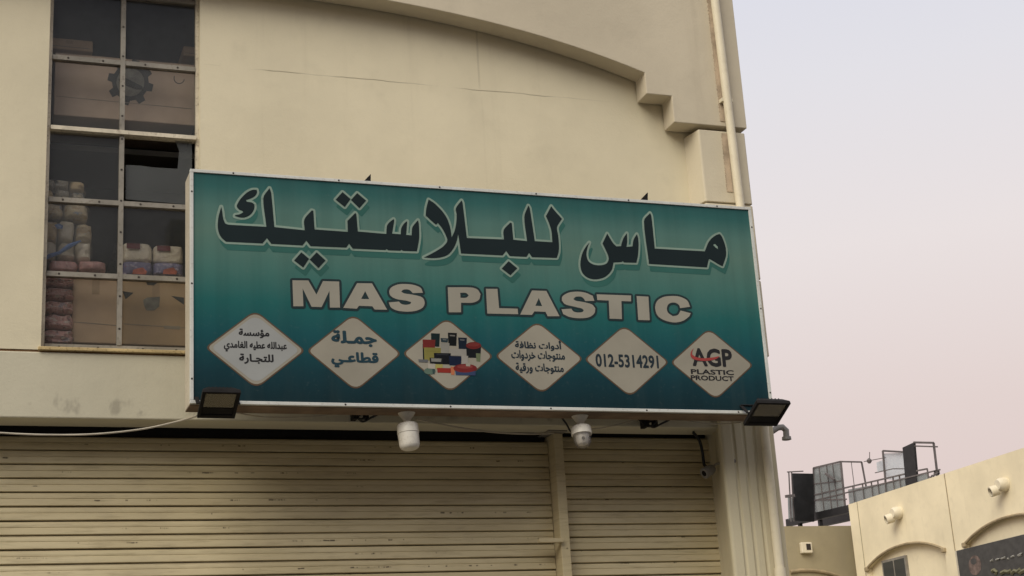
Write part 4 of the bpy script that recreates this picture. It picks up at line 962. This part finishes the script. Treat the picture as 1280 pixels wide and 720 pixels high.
for k in range(5): arches.append(yc - k * (a1w + gap))
def arc(yc, n=18): return [(yc + a1w / 2 * (1 - 2 * k / n), zspr + (zap - zspr) * (1 - abs(1 - 2 * k / n) ** 2.2)) for k in range(n + 1)]
# front slab with arched openings cut out: strips between and above the openings
front = MB(); xd = 0.13
yprev = YF
for yc_ in arches:
    A = arc(yc_)
    if yc_ - a1w / 2 < YN: break
    front.prism([(BX, yprev, ZF), (BX, A[0][0], ZF), (BX, A[0][0], ZP), (BX, yprev, ZP)], (xd, 0, 0))
    ringp = [(BX, y, z) for y, z in A] + [(BX, A[-1][0], ZP), (BX, A[0][0], ZP)]
    front.prism(ringp, (xd, 0, 0)); yprev = A[-1][0]
front.prism([(BX, yprev, ZF), (BX, YN, ZF), (BX, YN, ZP), (BX, yprev, ZP)], (xd, 0, 0))
front.build('front_wall', 'cream2', yb)
sub('recessed_wall', yb, MB().box(BX + xd - 0.002, BX + 0.4, YN + 0.01, YF - 0.01, ZF, ZP - 0.1), 'recess2')
sub('end_wall', yb, MB().box(BX + 0.135, BX + 9, YF - 0.25, YF - 0.003, ZF, ZP - 0.004), 'cream2')
sub('end_wall', yb, MB().box(BX + 0.135, BX + 9, YN + 0.003, YN + 0.25, ZF, ZP - 0.004), 'cream2')
sub('back_wall', yb, MB().box(BX + 8.8, BX + 9.1, YN, YF, ZF, ZP), 'cream2')
sub('roof', yb, MB().box(BX + 0.41, BX + 8.79, YN + 0.26, YF - 0.26, ZP - 0.5, ZP - 0.35), 'roof_grey')
for yc_ in arches:
    if yc_ - a1w / 2 < YN: break
    A = arc(yc_)
    hm = MB().tube([(BX - 0.015, y, z) for y, z in A], 0.034, 8).build('hood_mould', 'mould', yb, smooth=True)
    for e_ in (A[0], A[-1]): MB().box(BX - 0.07, BX + 0.02, e_[0] - 0.065, e_[0] + 0.065, e_[1] - 0.08, e_[1] + 0.03).build('mould_end', 'mould', hm, bevel=0.02)
    sub('pilaster_joint', yb, MB().box(BX - 0.006, BX + 0.01, yc_ - a1w / 2 - gap / 2 - 0.015, yc_ - a1w / 2 - gap / 2 + 0.015, zap - 0.6, ZP - 0.002), 'mould')
sub('pilaster_joint', yb, MB().box(BX - 0.006, BX + 0.01, yz(1074, 650)[0] - 0.012, yz(1074, 650)[0] + 0.012, 5.2, ZP - 0.002), 'greywall')
# window in the first arch
wl_, wr_ = yz(1101, 703), yz(1127, 696)
wz1 = wl_[1] - 0.02
wn_ = MB().box(BX + 0.06, BX + 0.14, wr_[0] - 0.06, wl_[0] + 0.06, wz1 - 1.4, wz1 + 0.06).build('window', 'frame_grey', yb)
ym = (wr_[0] + wl_[0]) / 2
for a, b in ((wr_[0], ym - 0.03), (ym + 0.03, wl_[0])): MB().box(BX + 0.05, BX + 0.058, a, b, wz1 - 1.35, wz1).build('pane', 'dark_glass', wn_)
# spouts
for (sx_, sy_, lab) in ((1119, 647, 'short cream drain spout above the first arch of the yellow building'), (1251, 612, 'short cream drain spout above the arch with the dark shop sign')):
    p = atX(sx_, sy_, BX - 0.15)
    sp = thing('drain_spout', p, lab, 'spout')
    MB().lathe(p + Vector((0.2, 0, 0.12)), (-1, 0, -0.05), [(0, 0.15), (0.12, 0.16), (0.22, 0.15), (0.28, 0.11)], 18).build('collar', 'pipe', sp, smooth=True)
    MB().lathe(p + Vector((0.0, 0.10, 0.02)), (-0.9, 0.28, -0.25), [(0, 0.12), (0.19, 0.12), (0.195, 0.095), (0.11, 0.09)], 18).build('nozzle', 'pipe', sp, smooth=True)
    MB().lathe(p + Vector((0.0, 0.10, 0.02)) + Vector((-0.9, 0.28, -0.25)).normalized() * 0.13, (-0.9, 0.28, -0.25), [(0, 0.092), (0.005, 0.091)], 18).build('mouth', 'screw', sp)
# dark shop sign on the second arch
sl, sr = yz(1203.5, 689), yz(1280, 669)
zt = (sl[1] + sr[1]) / 2
ds = thing('dark_sign', (BX - 0.1, sl[0] - 2, zt - 1.3), 'dark grey shop sign with emblem and pale script on the yellow building', 'sign')
M['dark_board'] = worn('charcoal_sign_print', (0.062, 0.060, 0.058), 0.6)
M['script'] = flat('pale_script_print', (0.30, 0.29, 0.26, 1)); M['script2'] = flat('olive_script_print', (0.16, 0.15, 0.09, 1)); M['emblem'] = worn('brown_emblem_print', (0.15, 0.11, 0.095), 0.7, var=0.4, scale=9)
sub('board', ds, MB().box(BX - 0.18, BX - 0.02, sl[0] - 4.2, sl[0], zt - 1.35, zt), 'dark_board', bevel=0.01)
sub('edge_strip', ds, MB().box(BX - 0.186, BX - 0.02, sl[0] + 0.001, sl[0] + 0.05, zt - 1.35, zt), 'alu_side')
BXS = BX - 0.182
def on_board(x, y): p = atX(x, y, BXS); return p
em = [on_board(1195 + x / 12, 660 + y / 12) for x, y in ell(285, 560, 95, 150, 22)]
sub('emblem', ds, MB().prism([(BXS - 0.002, p.y, p.z) for p in em], (0.001, 0, 0)), 'emblem')
em2 = [on_board(1195 + x / 12, 660 + y / 12) for x, y in ell(265, 500, 45, 50, 16)]
sub('emblem', ds, MB().prism([(BXS - 0.004, p.y, p.z) for p in em2], (0.001, 0, 0)), 'dark_board')
def script(pts, r, mat):
    m = MB().tube([on_board(1195 + x / 12, 660 + y / 12) + Vector((-0.004, 0, 0)) for x, y in pts], r, 5); m.build('script_stroke', mat, ds, smooth=True)
for st in ([(520, 500), (540, 488), (560, 470), (552, 495)], [(600, 480), (630, 468), (660, 462), (640, 478)], [(680, 462), (710, 455), (745, 435), (735, 458)], [(830, 440), (850, 425), (875, 420)], [(930, 415), (960, 395), (1000, 380), (985, 405), (940, 420)], [(775, 462), (795, 458)]): script(st, 0.022, 'script')
for st in ([(545, 650), (580, 630), (620, 660), (600, 690)], [(680, 680), (740, 650), (790, 660), (830, 640)], [(840, 690), (880, 640), (930, 655), (970, 620)], [(960, 680), (1000, 650), (1050, 630), (1090, 640)]): script(st, 0.045, 'script2')

# ================================================================== GREY ANNEX BEHIND
GY = 27.2
zg = (at(990, 661, GY).z + at(1060, 654, GY).z) / 2
an = thing('grey_annex', (at(1020, 700, GY).x, GY + 2, ZF), 'low grey plastered building at the end of the side street', 'building')
gx0 = at(985, 690, GY).x - 6
Lg, Rg, Ag = at(993, 712, GY), at(1060, 720, GY), at(1020, 713, GY)
sub('wall', an, MB().box(gx0, BX + 3.5, GY, GY + 0.25, ZF, zg), 'greywall')
sub('side_wall', an, MB().box(gx0, gx0 + 0.25, GY + 0.251, GY + 8, ZF, zg - 0.003), 'greywall')
sub('roof', an, MB().box(gx0 + 0.26, BX + 3.4, GY + 0.26, GY + 8, zg - 0.5, zg - 0.35), 'roof_grey')
sub('hood_mould', an, MB().tube([at(x, y, GY - 0.02) for x, y in ((988, 715), (1000, 713), (1015, 713), (1030, 715), (1045, 719), (1060, 725))], 0.05, 8), 'mould', smooth=True)
p = at(1009, 685, GY - 0.12)
vb = thing('vent_cowl', p, 'small square cream vent with dark opening on the grey annex wall', 'vent')
sub('box', vb, MB().box(p.x - 0.16, p.x + 0.16, p.y, GY - 0.001, p.z - 0.13, p.z + 0.15), 'pipe', bevel=0.02)
sub('opening', vb, MB().box(p.x - 0.02, p.x + 0.11, p.y - 0.006, p.y + 0.02, p.z - 0.05, p.z + 0.11), 'screw')

# ================================================================== STEEL FRAMES ON THE ROOFS
SX_ = 23.35
rf = thing('roof_cage', (SX_, 27, zg), 'dark steel cage with railings, black panels and pale sheets on the flat roofs', 'roof structure')
T = lambda x, y: atX(x, y, SX_)
def post(a, b, wd=0.06, mat='steel_dark', name='post'): return MB().bar(a, b, wd if mat != 'steel_dark' else wd * 0.75).build(name, mat, rf)
zb_ = T(1017, 648).z
# deck beam at the far end
Bm = [T(984, 656), T(1062, 641)]
MB().bar(T(986, 653.5), T(1200, 605), 0.20, 0.20).build('deck_beam', 'black_sheet', rf)
MB().bar(T(986, 653.5) + Vector((1.2, 0, 0)), T(1200, 605) + Vector((1.2, 0, 0)), 0.20, 0.20).build('deck_beam', 'black_sheet', rf)
zd = T(1017, 650).z
for (x_, y_) in ((1000, 654), (1025, 650)):
    q = T(x_, y_); post(q, Vector((q.x, q.y, q.z - 0.35)), 0.10, 'black_sheet', 'foot')
# frame A
a1, a2 = T(1017, 585), T(1051, 577)
post(T(1018, 648), a1); post(T(1057, 640), a2); post(a1, a2, name='beam')
a3 = at(1077, 577.5, a2.y); post(a2, a3, 0.05, name='beam'); post(a3, at(1083, 610, a2.y), 0.05)
post(a3 + (a2 - a3) * 0.5, (a3 + (a2 - a3) * 0.5) - Vector((0, 0, 1.1)), 0.02)
def sheet(name, q, mat, th=0.02):
    q = [Vector(p) for p in q]; n = (q[1] - q[0]).cross(q[3] - q[0]).normalized() * th
    return MB().prism(q, n).build(name, mat, rf)
sheet('translucent_sheet', [T(1018, 586), T(1049, 579), T(1056, 640), T(1019, 648)], 'poly')
for f_ in (0.22, 0.5, 0.72):
    top = a1 + (a2 - a1) * f_; post(Vector((top.x - 0.02, top.y, top.z)), Vector((top.x - 0.02, top.y, zd)), 0.03, name='mullion')
post(T(1018, 605), T(1052, 601), 0.04, name='rail'); post(T(1018, 625), T(1058, 624), 0.05, name='rail')
MB().bar(T(1036, 592) + Vector((-.1, 0, 0)), T(1047, 600) + Vector((-.1, 0, 0)), 0.07, 0.05).build('brace', 'steel_dark', rf)
# black panel facing the street at the far end
yb1 = a1.y + 0.02
sheet('black_panel', [at(991, 591.5, yb1), at(1016.5, 592, yb1), at(1018, 652, yb1), at(995, 651, yb1)], 'black_sheet', 0.06)
for x_ in (986, 989.5): post(at(x_, 590.5, yb1 + .1), at(x_ + 3, 652, yb1 + .1), 0.04)
post(at(984, 590, yb1 + .1), at(1004, 589, yb1 + .1), 0.04, name='rail'); post(at(982, 620.5, yb1 - .1), at(993, 619.5, yb1 - .1), 0.10, name='rail')
sheet('translucent_sheet', [at(985, 622, yb1 + .15), at(992, 622, yb1 + .15), at(994, 650, yb1 + .15), at(986, 650, yb1 + .15)], 'poly')
# long railing
post(T(1017, 619), T(1131, 592.5), 0.05, name='rail'); post(T(1146, 588.5), T(1159, 586), 0.05, name='rail')
post(T(1017, 626), T(1175, 587), 0.045, name='rail')
for x_ in (1066, 1078, 1089, 1097, 1116, 1124, 1159):
    y0_ = 619 - (x_ - 1017) * 0.2325; q = T(x_, y0_); post(q, Vector((q.x, q.y, zd - 0.3)), 0.04)
sheet('translucent_sheet', [T(1060, 612), T(1131, 599), T(1134, 640), T(1064, 655)], 'poly')
sheet('translucent_sheet', [T(1146, 595), T(1160, 592), T(1162, 615), T(1149, 620)], 'poly')
# frame B with pale sheet
b1 = T(1103.5, 563.5); b2 = at(1129, 565, b1.y); post(T(1108, 616), b1, 0.055); post(b1, b2, 0.055, name='beam')
sheet('pale_sheet', [at(1105, 567, b1.y + .05), at(1129, 566, b1.y + .05), at(1132, 600, b1.y + .05), at(1107, 599, b1.y + .05)], 'poly_white')
sheet('pale_sheet', [at(1096, 578, b1.y + .3), at(1104, 575, b1.y + .3), at(1106, 588, b1.y + .3), at(1097, 590, b1.y + .3)], 'poly_white')
post(T(1080, 577), T(1107, 572), 0.025, name='rail'); post(T(1094, 591), T(1116, 586), 0.03, name='rail'); post(T(1116, 586), at(1132, 586, T(1116, 586).y), 0.03, name='rail')
MB().lathe(T(1086.5, 576) + Vector((0, 0, -0.07)), (0, 0, 1), [(0, 0.03), (0.05, 0.07), (0.09, 0.07), (0.14, 0.02)], 10).build('fitting', 'steel_dark', rf, smooth=True)
post(T(1087, 574), T(1087, 565), 0.02)
# second black panel and its open frame
c1, c2_, c3_, c4_ = T(1128, 559.5), T(1142, 553), T(1147, 612), T(1133, 618)
sheet('black_panel', [c1, c2_, c3_, c4_], 'black_sheet', 0.06)
d1 = at(1167, 553.5, c2_.y); post(c2_, d1, 0.06, name='beam'); post(at(1143, 557.5, c2_.y), at(1172, 558.5, c2_.y), 0.04, name='beam'); post(d1, at(1172, 596, c2_.y), 0.06)
for k in range(9):
    a = k * 0.9; q = T(1171 + 3.2 * math.cos(a), 591 + 3.2 * math.sin(a)); q2 = T(1171 + 3.2 * math.cos(a + 1.3), 591 + 3.2 * math.sin(a + 1.3)); post(q, q2, 0.045, name='scroll')
for k in range(5):
    q = T(1162 + 1.6 * k, 596 - k + (k % 2) * 2.5); q2 = T(1163.6 + 1.6 * k, 595 - k + ((k + 1) % 2) * 2.5); post(q, q2, 0.04, name='scroll')
